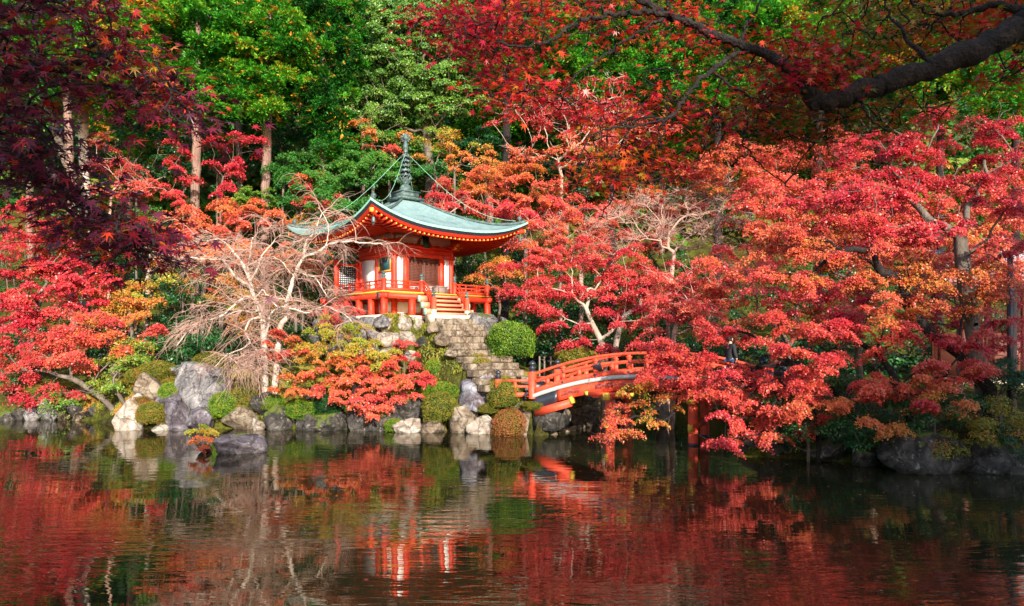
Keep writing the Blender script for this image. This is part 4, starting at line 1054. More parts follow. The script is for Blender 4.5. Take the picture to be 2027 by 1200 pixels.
cypress('cypress with low hanging dark green boughs between the reddish trunk and the round crowned tree', [(640,400,46),(640,250,46),(640,100,46),(640,-20,46)], [(630,170,60,55,45.5,1.6),(645,235,50,34,45.5,1.4),(650,290,40,24,45,1.2),(640,80,75,60,46,2),(650,0,60,40,46,2)], .24, tint=.42)
cypress('cypress with a dim grey trunk between the two bare reddish trunks', [(474,420,50),(474,300,50),(474,100,50)], [(470,60,90,70,50,2.2),(460,-30,90,60,50,2)], .22, tint=.40)
cypress('cypress with a pale stout lower trunk rising behind the red maples at the left edge', [(148,640,36.5),(144,520,36.5),(141,400,36.5),(136,250,36.5),(128,60,36.5)], [(90,110,90,70,37,1.8),(70,20,100,50,37,2)], .20)
cypress('cypress with a dark lower trunk beside the pale stout one', [(172,640,38.5),(171,520,38.5),(164,410,38.5),(90,200,38.7),(50,40,39)], [(250,100,60,60,40,1.6),(280,20,60,50,40,1.6)], .22, bark=BARK)
LT('understory_tree', 'small tree with a thin orange lit trunk foot above the dark evergreen shrub', 'tree', [(290,650,37),(292,590,37),(296,520,37.5)], [(290,480,50,34,38,1.4,.5),(310,440,40,26,38,1.2,.6)], MIDG, BARKL, .012, .13, .5, .13, 120, 2.8, 'green trees under the cypresses', kind='puff')
cypress('cypress with a dark red trunk right of the spire under the scarlet branches', [(1000,420,45),(1002,300,45),(1004,160,45),(1006,0,45)], [(1010,70,80,70,45,1.8),(1000,-10,80,60,45,2)], .26, tint=.38, bark=BARKD)
cypress('cypress of bright green fronds seen through the gap above the arching limb', [(1210,360,47),(1210,200,47),(1210,0,47)], [(1190,120,90,80,47,2),(1220,20,100,60,47,2.2)], .24, bark=BARKD)
cypress('cypress of bright green fronds right of the small upright twig on the arching limb', [(1420,360,48),(1420,200,48),(1420,0,48)], [(1400,130,90,80,48,2),(1430,30,100,70,48,2.2)], .24, tint=.6, bark=BARKD)
cypress('cypress of fresh green fronds behind the middle of the scarlet canopy', [(1620,360,48),(1620,180,48),(1620,0,48)], [(1600,60,110,80,48,2.2),(1610,150,70,50,48,2.2)], .24, tint=.64, bark=BARKD)
cypress('cypress behind the thick dark limb at the upper right', [(1860,400,47),(1860,200,47),(1860,0,47)], [(1850,100,110,110,47,2.4),(1850,0,110,60,47,2.2)], .24, tint=.5, bark=BARKD)
cypress('cypress crown at the top right corner behind the scarlet leaves', [(2010,400,46),(2010,200,46),(2010,0,46)], [(2000,120,90,110,46,2.4),(2000,0,90,60,46,2.2)], .24, tint=.45, bark=BARKD)
# second row, fills the top
for i, (px, Yd, ct, lb) in enumerate([(60,56,.4,'cypress of the back row above the far left corner'),(260,55,.5,'cypress of the back row above the purple leaf tips'),(440,57,.45,'cypress of the back row above the dim grey trunk'),
        (590,58,.5,'cypress of the back row left of the low hanging dark boughs'),(720,60,.4,'cypress of the back row left of the round crowned tree top'),(970,58,.55,'cypress of the back row right of the round crowned tree'),
        (1120,59,.6,'cypress of the back row above the first scarlet branch tips'),(1310,58,.62,'cypress of the back row behind the forked limb'),(1520,60,.62,'cypress of the back row above the bend of the limb'),(1730,58,.6,'cypress of the back row above the thick limb')]):
    LT('cypress_tree', lb, 'tree', [(px,330,Yd),(px,150,Yd),(px,-30,Yd)], [(px,190,95,130,Yd-1.5,2.5,ct),(px+10,10,90,110,Yd-1.5,2.2,ct)], HINOKI, BARKC, .03, .28, .95, .36, 240, 3.4, CYG, 'frond', alpha=.12)
# ------------------------------------------------------------------ broadleaf trees
LT('round_tree', 'large round crowned light green tree rising behind the spire', 'tree', [(850,330,46),(845,260,46.5),(838,210,47)], [(830,120,120,100,47.5,3.6,.55),(870,190,90,70,46,2.5,.6),(760,170,70,90,48,2.5,.45),(820,30,110,50,49,3,.62),(780,70,70,60,48,2.4,.55)], BROAD, BARK, .02, .30, .55, .15, 230, 4.2, kind='puff', tvar=.15)
LT('understory_tree', 'yellow green tree between the round crown and the spire top', 'tree', [(720,330,44),(718,280,44),(716,240,44)], [(740,240,70,40,44,1.6,.62),(690,220,50,30,44.5,1.4,.5)], BROAD, BARKC, .012, .09, .45, .12, 110, 2.0, kind='puff')
for (px,py,rx,ry,Yd,t_,lb) in [(640,330,100,50,41,.45,'layered dark green tree left of the spire'),(735,330,60,45,41,.6,'layered fresh green tree directly left of the spire chain'),(585,360,60,40,40,.4,'layered green tree right of the reddish trunk'),
        (690,390,80,28,38.5,.55,'layered green tree just above the left roof wing'),(770,290,60,35,44,.5,'dark green tree behind the spire tip'),(960,300,50,50,46,.25,'deep green tree in shade left of the dark red trunk'),
        (1110,340,80,50,44,.3,'dark green tree behind the red speckled bare branches'),(860,330,60,30,42,.35,'dark green tree right of the spire behind orange leaves')]:
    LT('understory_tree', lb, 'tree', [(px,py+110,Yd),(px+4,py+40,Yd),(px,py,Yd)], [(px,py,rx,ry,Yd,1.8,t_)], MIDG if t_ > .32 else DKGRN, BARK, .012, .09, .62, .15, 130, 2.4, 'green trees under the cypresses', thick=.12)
LT('bamboo_bush', 'light yellow green bush at the foot of the reddish cypress trunk', 'bush', [(505,430,40),(505,400,40)], [(505,395,42,26,40,1.0,.85),(480,385,24,16,40,.6,.8)], MIDG, BARK, .008, .04, .35, .12, 90, 2.4)
for (px,py,rx,ry,Yd,lb) in [(350,610,72,62,34.5,'dark glossy evergreen shrub left of the weeping cherry'),(410,690,60,40,33,'dark evergreen shrub under the left twigs of the weeping cherry'),(300,700,50,36,32.5,'dark low evergreen left of the mossy mounds'),
        (270,300,90,60,45,'shaded evergreen behind the purple leaf tips'),(430,330,90,50,47,'shaded evergreen between the bare trunks'),(560,290,50,50,47,'shaded evergreen right of the reddish trunk'),
        (640,480,80,60,38.5,'evergreen behind the left side of the hall'),(930,510,42,66,38.5,'dark evergreen right behind the hall wall'),(1090,640,70,60,36,'dark evergreen in shade behind the round clipped bush'),
        (30,740,60,40,33,'dark green shrub in shade at the left edge'),(1320,620,80,60,37,'dark evergreen behind the two trunks of the red maple'),(1400,700,70,40,36,'dark evergreen beyond the bridge rail'),(180,480,60,60,42,'dark evergreen behind the red maples')]:
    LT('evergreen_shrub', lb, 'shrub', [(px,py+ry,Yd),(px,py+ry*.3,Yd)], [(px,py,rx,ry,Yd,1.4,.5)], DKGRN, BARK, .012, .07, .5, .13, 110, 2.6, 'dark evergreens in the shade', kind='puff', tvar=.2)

# ------------------------------------------------------------------ maples, left side
MP = lambda label, trunk, regs, **k: LT('maple_tree', label, 'tree', trunk, regs, **k)
MP('vivid red pink maple filling the left edge behind the leaning trunks', [(55,760,33.5),(60,680,33.5),(75,600,33.5)], [(70,500,120,50,34,1.8,.18),(60,430,90,45,34.5,1.6,.12),(110,570,130,45,33.5,1.8,.20),(30,620,70,40,33,1.4,.13),(180,540,60,30,34,1.2,.14)], leaf=.12, r_tr=.13)
MP('red and coral maple leaning over the left shore from the corner', [(225,812,30.2),(205,790,30.3),(178,770,30.4),(140,748,30.6),(95,735,30.7)], [(70,690,110,42,31,1.4,.22),(170,650,100,38,31.2,1.3,.30),(150,700,80,28,30.6,1.2,.27),(30,755,50,18,30.6,.9,.12),(20,790,40,14,30.4,.7,.10),(120,770,50,14,30.2,.7,.14),(250,670,60,28,31,1.0,.42)], leaf=.10, n=140, r_tr=.13, bark=BARK)
MP('low green maple branches spreading under the coral maple at the left shore', [(250,808,29.9),(235,780,30),(215,770,30.1),(180,778,30.2)], [(140,795,70,14,30,.9,.90),(200,765,60,18,30.2,.9,.86),(240,720,56,28,30.6,1,.80),(265,690,50,24,31,1,.76)], leaf=.10, n=110, r_tr=.09, extra_twigs=2)
MP('orange and green maple between the red maples and the dark evergreen', [(268,720,33),(262,660,33),(255,610,33)], [(270,600,66,36,33.2,1.4,.62),(225,585,60,26,33.4,1.2,.72),(300,560,50,22,33.4,1,.78),(210,630,60,26,32.6,1.2,.50),(305,655,36,14,32.4,.8,.30)], leaf=.10, n=130, r_tr=.09)
MP('wide orange maple canopy behind the weeping cherry', [(400,640,37),(405,560,37),(420,490,37)], [(430,432,120,34,37.4,2,.50),(350,440,64,30,37,1.5,.52),(500,410,60,22,38,1.4,.56),(360,500,80,26,36.6,1.5,.55),(450,500,90,30,36.6,1.6,.58)], leaf=.12, r_tr=.12)
MP('orange tipped green maple low behind the cherry trunks', [(440,690,35),(440,620,35)], [(430,560,90,26,35.4,1.5,.66),(500,590,80,24,35.2,1.3,.70),(470,640,50,22,34.6,1,.62)], leaf=.11, n=120, r_tr=.08)
MP('small crimson maple between the two bare cypress trunks', [(437,410,40.5),(442,350,40.5)], [(455,275,44,22,40.5,1.2,.05),(440,325,34,18,40.5,1,.04),(480,325,30,16,40.5,.9,.06),(438,370,22,20,40.3,.7,.03),(500,285,26,20,41,.8,.08)], leaf=.12, n=110, dens=2.0, r_tr=.06)
MP('small crimson maple left of the second bare trunk', [(362,410,41),(362,360,41)], [(345,300,34,22,41,1,.08),(362,350,28,22,41,.8,.05),(330,375,30,16,40.5,.8,.10)], leaf=.12, n=110, dens=2, r_tr=.05)
MP('coral red maple with bare grey twig tips behind the purple leaves', [(215,440,39.5),(222,380,39.5)], [(220,330,46,30,39.5,1.2,.20),(250,370,60,22,39.2,1.2,.24),(300,370,50,16,39,1,.26),(200,290,26,24,40,.8,.2)], leaf=.11, n=90, dens=2, r_tr=.07, extra_twigs=5, bark=TWIG)
MP('pinkish red maple tip above the left wing of the roof', [(600,450,39.5),(596,420,39.5)], [(590,372,30,18,39.5,.8,.10),(640,400,50,18,39,1,.32),(610,350,40,16,40,1,.5),(660,430,50,16,38.6,1,.42)], leaf=.11, n=100, r_tr=.06)
MP('orange maple hidden behind the left side of the hall', [(640,560,38),(640,500,38)], [(600,440,60,20,38,1.3,.55),(580,500,60,30,37.6,1.3,.5),(650,520,40,30,38,1,.45)], leaf=.11, n=110, r_tr=.07)
# ------------------------------------------------------------------ maples, centre
MP('orange pink maple behind the spire top', [(770,360,43.5),(780,310,43.5)], [(760,265,56,16,43.5,1.2,.55),(720,240,34,12,43.5,.9,.55),(770,292,34,10,43.2,.7,.30)], leaf=.12, n=100, dens=2, r_tr=.06)
MP('orange and gold maple right of the spire', [(900,400,42),(900,340,42)], [(880,275,66,22,42.5,1.4,.80),(920,300,60,18,42,1.3,.66),(860,300,40,14,42,1,.70),(940,330,60,22,41.5,1.4,.62)], leaf=.12, n=75, r_tr=.08)
MP('dusty red maple behind the right slope of the roof', [(890,470,39.5),(890,430,39.5)], [(880,385,52,20,39.5,1.2,.16),(930,400,60,22,39.2,1.3,.26),(860,360,30,12,40,.9,.36)], leaf=.10, n=150, r_tr=.08, extra_twigs=3, bark=TWIG)
MP('broad salmon orange maple between the roof tip and the bare white tree', [(1040,520,39),(1040,460,39)], [(1000,350,90,36,40.5,1.8,.56),(1070,380,90,36,39.5,1.8,.50),(1010,410,70,24,39,1.5,.30),(1120,420,90,30,38.5,1.8,.30),(960,370,50,24,40.5,1.2,.62)], leaf=.11, n=140, r_tr=.12)
MP('pink coral maple canopy spreading behind the bridge tree', [(1150,600,37),(1150,540,37)], [(1090,470,110,36,36.5,1.8,.26),(1220,470,110,36,36,1.8,.22),(1140,430,110,26,37.5,1.8,.30),(1290,400,90,30,37.5,1.7,.26),(1400,420,80,30,37,1.6,.24)], leaf=.11, n=105, r_tr=.13, extra_twigs=6, bark=TWIG)
MP('orange and green maple beside the right corner of the veranda', [(985,640,33.5),(990,610,33.5),(985,580,33.5)], [(960,545,44,20,33.8,1,.58),(1000,520,40,30,34.6,1,.7),(1010,575,50,20,33.4,1,.36)], leaf=.09, n=130, r_tr=.06)
MP('bright red maple with two pale forked trunks behind the bridge rail', [(1196,735,30.6),(1198,700,30.6),(1188,672,30.6),(1172,640,30.6),(1160,610,30.6)], [(1100,520,90,26,31,1.4,.20),(1180,500,110,28,31.6,1.6,.18),(1060,565,70,22,30.8,1.1,.14),(1160,570,100,26,31,1.4,.16),(1270,560,90,36,31.4,1.5,.18),(1070,610,60,14,30.4,.9,.08),(1120,650,56,12,30,.8,.05),(1180,678,44,10,30,.6,.05),(1240,640,36,14,30.2,.7,.05),(1300,620,70,28,30.8,1.1,.14)], leaf=.09, n=190, dens=2.5, spray=.5, r_tr=.15, bark=BARKL)
MP('slim second trunk of red leaves beside the two forked pale trunks', [(1212,735,30.4),(1216,700,30.4),(1222,668,30.4),(1234,630,30.4),(1240,590,30.4)], [(1280,540,70,26,31,1.2,.20),(1240,600,60,20,30.4,.9,.12),(1330,580,60,26,30.8,1.1,.18)], leaf=.09, n=170, spray=.5, r_tr=.13, bark=BARKL)
MP('salmon maple with fine pale twigs above the middle of the bridge', [(1330,700,28),(1335,660,28),(1345,620,28)], [(1370,560,100,34,28.4,1.5,.24),(1330,610,90,30,27.6,1.3,.20),(1410,630,80,34,27.4,1.3,.24),(1450,570,70,34,28.4,1.3,.30),(1260,650,40,20,27.2,.8,.14)], leaf=.08, n=190, spray=.5, r_tr=.11, bark=TWIG, extra_twigs=3)
MP('sparse red leafed tree of pale crooked branches under the scarlet canopy', [(1110,400,41),(1112,350,41),(1100,300,41)], [(1080,220,90,50,41,2,.18),(1180,200,90,50,41.5,2,.15),(1240,260,80,50,41,2,.30),(1130,290,90,36,40.5,1.6,.40),(1040,300,40,26,41,1,.4)], leaf=.13, n=46, dens=2.2, r_tr=.10, r_tip=.018, bark=BARKL, extra_twigs=2)
MP('bare tree of whitish upswept twigs above the coral canopy', [(1322,640,33.5),(1328,560,33.5),(1334,500,33.5)], [(1330,430,130,60,33.6,1.8,.2),(1430,430,70,60,33.8,1.5,.2),(1250,450,80,60,33.4,1.3,.2),(1400,370,70,30,34,1.2,.2)], leaf=.1, n=0, dens=3.4, r_tr=.10, r_tip=.011, bark=TWIG, extra_twigs=11)
# ------------------------------------------------------------------ maples, right side
MP('red maple seen through the trees above the right end of the bridge', [(1560,760,27),(1560,700,27)], [(1560,600,90,46,27,1.5,.14),(1480,520,90,40,28,1.5,.26),(1640,560,70,40,27.5,1.3,.12)], leaf=.09, n=150, r_tr=.1)
MP('glowing crimson maple behind the thick right bank trunk', [(1900,760,25),(1900,690,25)], [(1960,600,80,50,25,1.4,.08),(1860,600,60,50,25.5,1.3,.10),(1970,680,60,40,24.5,1.2,.07),(1700,600,50,30,26,1,.08)], leaf=.09, n=150, r_tr=.1)
MP('orange brown maple filling the space behind the right bank trees', [(1700,760,29),(1700,650,29)], [(1560,400,120,50,30,2,.36),(1700,400,120,60,30,2,.30),(1850,400,120,60,30,2,.34),(1990,400,80,70,30,2,.36),(1470,330,110,50,33,2,.42),(1620,310,110,50,33,2,.34),(1800,500,140,50,28,2,.48),(1980,520,90,60,28,2,.46),(1600,480,120,50,29,2,.42),(1750,460,100,50,29,2,.38),(1660,640,90,30,28,1.5,.40)], leaf=.11, n=150, dens=3.6, r_tr=.14)
MP('pink red topped maple with a thick trunk standing on the right bank', [(1945,770,20.5),(1930,690,20.5),(1922,640,20.5),(1912,580,20.5),(1905,520,20.5),(1900,470,20.6)], [(1740,300,110,44,21.5,1.3,.10),(1880,260,110,44,21.5,1.3,.08),(1990,290,70,50,21.5,1.3,.10),(1700,400,120,34,21,1.3,.12),(1850,360,120,34,21,1.3,.10),(1980,390,70,40,21,1.2,.13),(1890,450,110,20,20,1,.07),(1780,470,90,18,20.4,1,.16),(1990,480,60,26,20,1,.22)], leaf=.075, n=230, spray=.42, dens=2.3, r_tr=.21, bark=BARK, extra_twigs=2)
MP('orange maple with a dark crooked trunk in the middle of the right bank', [(1960,770,19.6),(1900,700,19.7),(1850,665,19.8),(1812,630,19.9),(1795,600,20),(1788,560,20)], [(1560,470,110,30,20.6,1.2,.40),(1680,500,120,30,20.4,1.2,.46),(1480,530,80,26,20.8,1.1,.38),(1620,560,110,24,20,1,.44),(1760,560,90,26,20,1,.48),(1860,550,80,26,19.8,1,.52),(1700,440,90,24,20.8,1.1,.30),(1960,560,80,36,19.8,1,.50),(1870,600,60,20,19.6,.8,.42)], leaf=.075, n=220, spray=.42, dens=2.2, r_tr=.17, bark=BARKD, extra_twigs=2)
MP('scarlet orange maple with bright low tiers over the right bank stones', [(1800,800,19.3),(1760,730,19.4),(1738,700,19.4),(1690,672,19.5),(1640,650,19.5)], [(1560,645,90,26,19.8,1,.38),(1700,650,110,20,19,1,.30),(1830,660,90,18,18.8,.9,.26),(1900,690,46,14,18.7,.6,.24),(1640,700,90,18,18.8,.8,.30),(1780,620,80,20,19.2,.9,.48),(1810,745,50,20,18.4,.6,.46),(1815,800,36,18,18.2,.5,.22),(1900,760,50,22,18.3,.5,.44),(1700,760,80,20,18.8,.7,.40),(1640,800,70,20,18.8,.6,.52),(1740,830,50,20,18.5,.5,.60),(1620,740,90,24,19.2,.8,.34),(1760,770,70,22,18.8,.7,.44),(1580,800,50,20,19.4,.6,.40),(1860,800,60,20,18.4,.5,.56),(1960,720,60,20,18.4,.6,.34),(1990,650,50,24,18.6,.6,.30),(1860,710,60,16,18.4,.5,.36),(1580,690,50,18,19.6,.8,.30)], leaf=.07, n=240, spray=.38, dens=2.4, r_tr=.13, bark=BARKD)
MP('coral maple whose branches droop to the water beside the bridge piers', [(1700,830,20.4),(1640,770,20.6),(1570,720,20.8),(1520,680,21),(1480,660,21.2)], [(1450,740,90,26,20.8,1,.22),(1390,655,80,18,21.6,.8,.24),(1350,735,80,24,21.8,.8,.26),(1320,705,60,22,22,.7,.20),(1300,745,50,18,22,.6,.26),(1465,664,40,18,22.0,.5,.30),(1420,780,60,20,21,.7,.26),(1360,700,60,24,22,.7,.22),(1390,760,60,22,21.4,.7,.30),(1480,790,60,26,20.8,.7,.34),(1550,840,60,20,20,.6,.36),(1550,770,90,26,20.2,1,.24),(1480,810,70,22,20.2,.8,.26),(1500,855,56,20,20,.6,.30),(1440,870,36,14,20,.5,.26),(1290,672,40,14,22,.6,.18),(1590,830,60,20,19.8,.7,.36)], leaf=.07, n=240, spray=.38, dens=2.4, r_tr=.13, bark=BARKD, extra_twigs=2)
MP('olive and orange branch hanging in front of the left bridge pier', [(1620,840,20.2),(1540,770,20.8),(1460,750,21.2),(1390,760,21.6),(1320,770,21.9)], [(1240,800,46,16,22,.5,.50),(1270,775,50,14,22,.5,.70),(1225,835,34,16,21.9,.4,.40),(1290,820,44,20,21.9,.5,.66),(1250,850,30,10,21.9,.4,.52),(1210,860,20,8,21.8,.3,.40),(1330,790,40,14,22,.5,.62)], leaf=.065, n=110, spray=.32, dens=1.9, r_tr=.07, bark=BARKD, tvar=.16, extra_twigs=2)
# ------------------------------------------------------------------ right bank undergrowth
for (px,py,rx,ry,Yd,t_,mt,lb) in [(1600,860,90,34,20.2,.45,DKGRN,'dark green shrub over the stones left of the widest boulder'),(1720,860,90,44,19.6,.6,DKGRN,'dark shrub directly left above the widest boulder'),
        (1850,820,80,44,19.0,.6,DKGRN,'dark shrub above the widest boulder'),(1960,850,80,40,18.8,.6,BUSHO,'olive brown shrub right of the widest boulder'),(1980,770,80,50,19.6,.5,DKGRN,'dark shrub under the thick trunk at the right edge'),
        (1680,780,90,36,20.6,.5,DKGRN,'dark shrub in the shade of the bright low tiers'),(1880,880,56,24,18.5,.6,BUSHO,'pale olive twiggy shrub hanging over the widest boulder'),(2020,880,40,30,18.6,.5,DKGRN,'dark shrub over the boulder at the right edge'),
        (1540,800,60,30,20.9,.5,DKGRN,'dark shrub behind the drooping coral branches')]:
    LT('shrub', lb, 'shrub', [(px,py+ry,Yd),(px,py+ry*.2,Yd)], [(px,py,rx,ry,Yd,.9,t_)], mt, BARK, .008, .05, .34, .065, 220, 3.6, 'shrubs along the right bank', tvar=.2, kind='puff')
LT('laurel', 'large leaved dark green laurel beside the right end of the bridge', 'shrub', [(1535,745,22.5),(1535,715,22.5)], [(1535,708,36,18,22.5,.5,.5),(1560,690,20,10,22.5,.4,.5)], DKGRN, BARK, .008, .03, .30, .16, 26, 2.2)

# ------------------------------------------------------------------ shore maple in front of the hall
LT('maple_sapling', 'small shore maple turning yellow green on top', 'tree', [(705,800,27.9),(700,740,28),(685,700,28)], [(660,650,64,24,28,.8,.90),(620,675,44,16,28,.7,.82),(712,688,74,24,28,.9,.88),(640,705,60,16,27.9,.7,.76),(740,720,40,16,28,.6,.80)], MIX, BARK, .007, .06, .32, .075, 150, 2.5, tvar=.10)
LT('maple_sapling', 'small shore maple with vivid coral branches drooping to the water', 'tree', [(690,812,27.7),(700,770,27.6),(715,745,27.5),(700,735,27.4)], [(640,745,80,16,27.5,.8,.42),(600,775,50,12,27.2,.6,.46),(700,715,80,16,27.7,.8,.46),(760,740,80,22,27.5,.8,.36),(700,765,70,14,27.2,.7,.36),(720,795,60,12,26.9,.5,.30),(785,775,50,16,27,.6,.28),(745,815,24,14,26.7,.4,.28),(590,740,30,10,27.6,.5,.5),(830,745,26,16,27.6,.5,.20),(560,690,50,16,28,.8,.40),(545,665,40,12,28.2,.6,.38)], MIX, BARKD, .007, .06, .32, .075, 170, 2.5, tvar=.08)
LT('maple_sapling', 'low dark red maple beside the retaining wall', 'shrub', [(800,730,28.8),(800,705,28.8)], [(805,690,34,16,28.8,.5,.12),(795,715,40,14,28.5,.5,.18)], MIX, BARK, .007, .035, .30, .07, 130, 2.4)
LT('maple_sapling', 'deep red sapling at the left corner of the hall terrace', 'shrub', [(700,650,31.5),(698,630,31.5)], [(695,612,36,18,31.5,.5,.06),(650,620,30,16,31.5,.5,.06)], MIX, BARK, .007, .035, .30, .08, 100, 2.2)
LT('fern_shrub', 'green and rusty ferny shrub growing by the lone rock in the pond', 'shrub', [(402,893,21.7),(402,880,21.7)], [(402,852,28,10,21.7,.3,.86),(398,870,24,8,21.7,.25,.55),(404,884,16,6,21.7,.2,.45),(425,858,14,7,21.7,.2,.84)], MIX, BARK, .005, .02, .16, .05, 90, 2.8)

# ------------------------------------------------------------------ clipped bushes
def bush_mesh(seed, rz=.8, n=13000, leaf=.06, R0=1.0):
    g_ = np.random.default_rng(seed); mb = MB(); o = g_.uniform(0,99,3)
    d = g_.normal(size=(n,3)); d /= np.linalg.norm(d, axis=1, keepdims=True); lo = d[:,2] < 0; hx = np.linalg.norm(d[:,:2], axis=1, keepdims=True)+1e-6; d[:,:2] = np.where(lo[:,None], d[:,:2]/hx*(1-.10*d[:,2:3]**2), d[:,:2])
    nz_ = np.array([mnoise.noise(Vector(q*2.2+o)) + .5*mnoise.noise(Vector(q*6+o)) + .7*mnoise.noise(Vector(q*1.2-o)) for q in d]); rr = R0*(1+.13*nz_)*(1+.12*(g_.uniform(size=n)-.6)+.10*(g_.uniform(size=n) < .04))
    P = d*rr[:,None]*np.array([1,1,rz]); L = leaf*g_.uniform(.6,1.4,n); tl = np.clip(.45+.45*nz_+g_.normal(size=n)*.16, 0, 1)
    mb.leaves(P, d+g_.normal(size=(n,3))*.8, L, L*.6, g_, tl)
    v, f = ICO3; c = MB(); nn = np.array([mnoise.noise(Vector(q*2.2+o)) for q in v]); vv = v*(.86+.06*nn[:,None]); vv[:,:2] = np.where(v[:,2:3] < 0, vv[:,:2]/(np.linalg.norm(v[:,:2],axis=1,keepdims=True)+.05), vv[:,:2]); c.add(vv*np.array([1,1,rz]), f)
    return mb.mesh('bush_leaves'), c.mesh('bush_core', True)
BV = [bush_mesh(1), bush_mesh(2), bush_mesh(3)]
for q in BV:
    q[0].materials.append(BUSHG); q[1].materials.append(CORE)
NB = [0]
BT = []
def bush(px, py, Yd, rpx, rpy, mat, label, group='clipped bushes on the bank'):
    BT.append((at(px, py, Yd), rpx*Yd/F, rpy*Yd/F))
    p = at(px, py, Yd); k = Yd/F; i = NB[0] % 3; NB[0] += 1
    hz = rpy*k/.8; zc = p.z; g0 = p.z-rpy*k
    root = empty('clipped_bush', (p.x, Yd, g0), NB[0]*1.3, label, 'bush', group)
    for me, nm, mt in ((BV[i][0],'foliage',mat),(BV[i][1],'shade_core',CORE)):  # solid ball behind the leaves; its near-black colour paints the shade inside
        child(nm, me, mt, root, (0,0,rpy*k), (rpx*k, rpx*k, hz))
    return root
bush(1011, 671, 29.2, 45, 34, BUSHG, 'big bright green dome shaped bush right of the stone steps')
bush(1148, 716, 30.0, 42, 26, BUSHO, 'olive rounded bush seen above the left half of the bridge rail')
bush(1118, 708, 32, 22, 14, BUSHO, 'small dull bush in shade left of the olive rounded bush')
bush(870, 804, 26.9, 33, 27, BUSHO, 'green topped bush with a brown side above the tan shore stone')
bush(1000, 776, 26.6, 34, 30, BUSHO, 'gold and green bush just left of the bridge end post')
bush(1008, 836, 26.3, 33, 26, BUSHR, 'rust brown bush touching the water near the bridge')
bush(900, 735, 28.6, 26, 24, BUSHG, 'loose green bush left of the lower stone steps')
bush(942, 730, 28.3, 30, 28, BUSHO, 'yellow tipped bush beside the lower stone steps')
bush(868, 730, 28.9, 26, 20, BUSHG, 'low green bush below the small stones of the retaining wall')
bush(890, 700, 29.3, 14, 12, BUSHG, 'tiny green bush at the left edge of the stone steps')
bush(875, 772, 27.8, 36, 16, BUSHG, 'flat moss green bush behind the brown sided one')
bush(300, 816, 27.7, 27, 20, BUSHO, 'clipped bush between the cream and the purple boulders')
bush(338, 776, 28.5, 22, 18, BUSHG, 'small fresh green bush left of the largest boulder')
bush(312, 733, 30.2, 34, 18, BUSHO, 'yellow green mound above the lichen spotted boulder')
bush(280, 742, 30.2, 28, 15, BUSHO, 'low mound at the left of the yellow green mound')
bush(345, 760, 29.6, 26, 12, BUSHO, 'mossy mound behind the largest boulder')
bush(416, 716, 29.8, 32, 19, BUSHO, 'rounded mossy mound under the weeping cherry branches')
bush(275, 795, 28.1, 20, 12, BUSHR, 'small rusty bush in front of the lichen spotted boulder')
bush(445, 800, 27.9, 28, 24, BUSHG, 'bush of fine green leaves right of the largest boulder')
bush(480, 790, 28.3, 30, 22, BUSHO, 'olive bush below the hanging cherry twigs')
bush(540, 795, 28.2, 22, 14, BUSHG, 'green bush on top of the dark flat topped boulder')
bush(600, 810, 28.0, 34, 18, BUSHG, 'green bush in shade under the coral sapling')
bush(650, 800, 28.0, 30, 16, DKGRN, 'dark bush above the shore boulders under the coral sapling')
bush(780, 840, 27.3, 20, 12, BUSHG, 'small bush between the two darkest shore boulders')
bush(1060, 802, 26.2, 26, 9, BUSHO, 'low bush creeping round the foot of the bridge end post')
bush(968, 808, 26.7, 22, 9, BUSHO, 'flat yellow green cushion behind the white dome stone')
# moss and grass over the bank
g = np.random.default_rng(77); n = 150000
x = g.uniform(-20, 3.2, n); y = g.uniform(25.4, 33, n); dd = sdf(x, y, POND)
u = (x-PC[0])*E1[0]+(y-PC[1])*E1[1]; v = (x-PC[0])*E2[0]+(y-PC[1])*E2[1]; inT = (np.abs(u) < 3.3) & (np.abs(v) < 3.3)
sx, sy = ST1-ST0; t_ = np.clip(((x-ST0[0])*sx+(y-ST0[1])*sy)/(sx*sx+sy*sy), 0, 1); ds = np.hypot(x-ST0[0]-t_*sx, y-ST0[1]-t_*sy)
pn = np.array([mnoise.noise(Vector((a*.8, b_*.8, 3))) for a, b_ in zip(x, y)])
ok = (dd > .25) & ~inT & (ds > 1.2) & (pn + g.uniform(-.3,.3,n) > -.15); x, y, pn = x[ok], y[ok], pn[ok]
z = ground(x, y); C = np.stack([x, y, z+.05], 1); T = np.stack([g.normal(size=len(x))*.5, g.normal(size=len(x))*.5, np.ones(len(x))], 1)
mb = MB(); mb.leaves(C, g.normal(size=(len(x),3))+np.array([0,-1.2,.5]), .13*g.uniform(.6,1.6,len(x)), .06, g, np.clip(.5+pn*.8+g.normal(size=len(x))*.18, 0, 1), T=T)
tag(mb.build('ground_cover', BUSHO), 'yellow green moss and short grass covering the island bank', None, None, 'stuff')
# fallen leaves on the water and on the bank
n = 1000; x = g.uniform(-17, 14, n); y = 9+19*g.uniform(size=n)**.6; x[:200] = g.uniform(-21,-8,200); y[:200] = g.uniform(17,31,200); ok = sdf(x, y, POND) < -.2; x, y = x[ok], y[ok]
mb = MB(); mb.stars(np.stack([x,y,np.full(len(x),.008)],1), np.array([[0,0,1.0]])+g.normal(size=(len(x),3))*.05, g.normal(size=(len(x),3)), np.full(len(x), .055)*g.uniform(.6,1.3,len(x)), g.uniform(.0,.6,len(x)), np.full(len(x), -.1))
tag(mb.build('floating_leaves', MIX), 'fallen red leaves scattered on the pond', None, None, 'stuff')

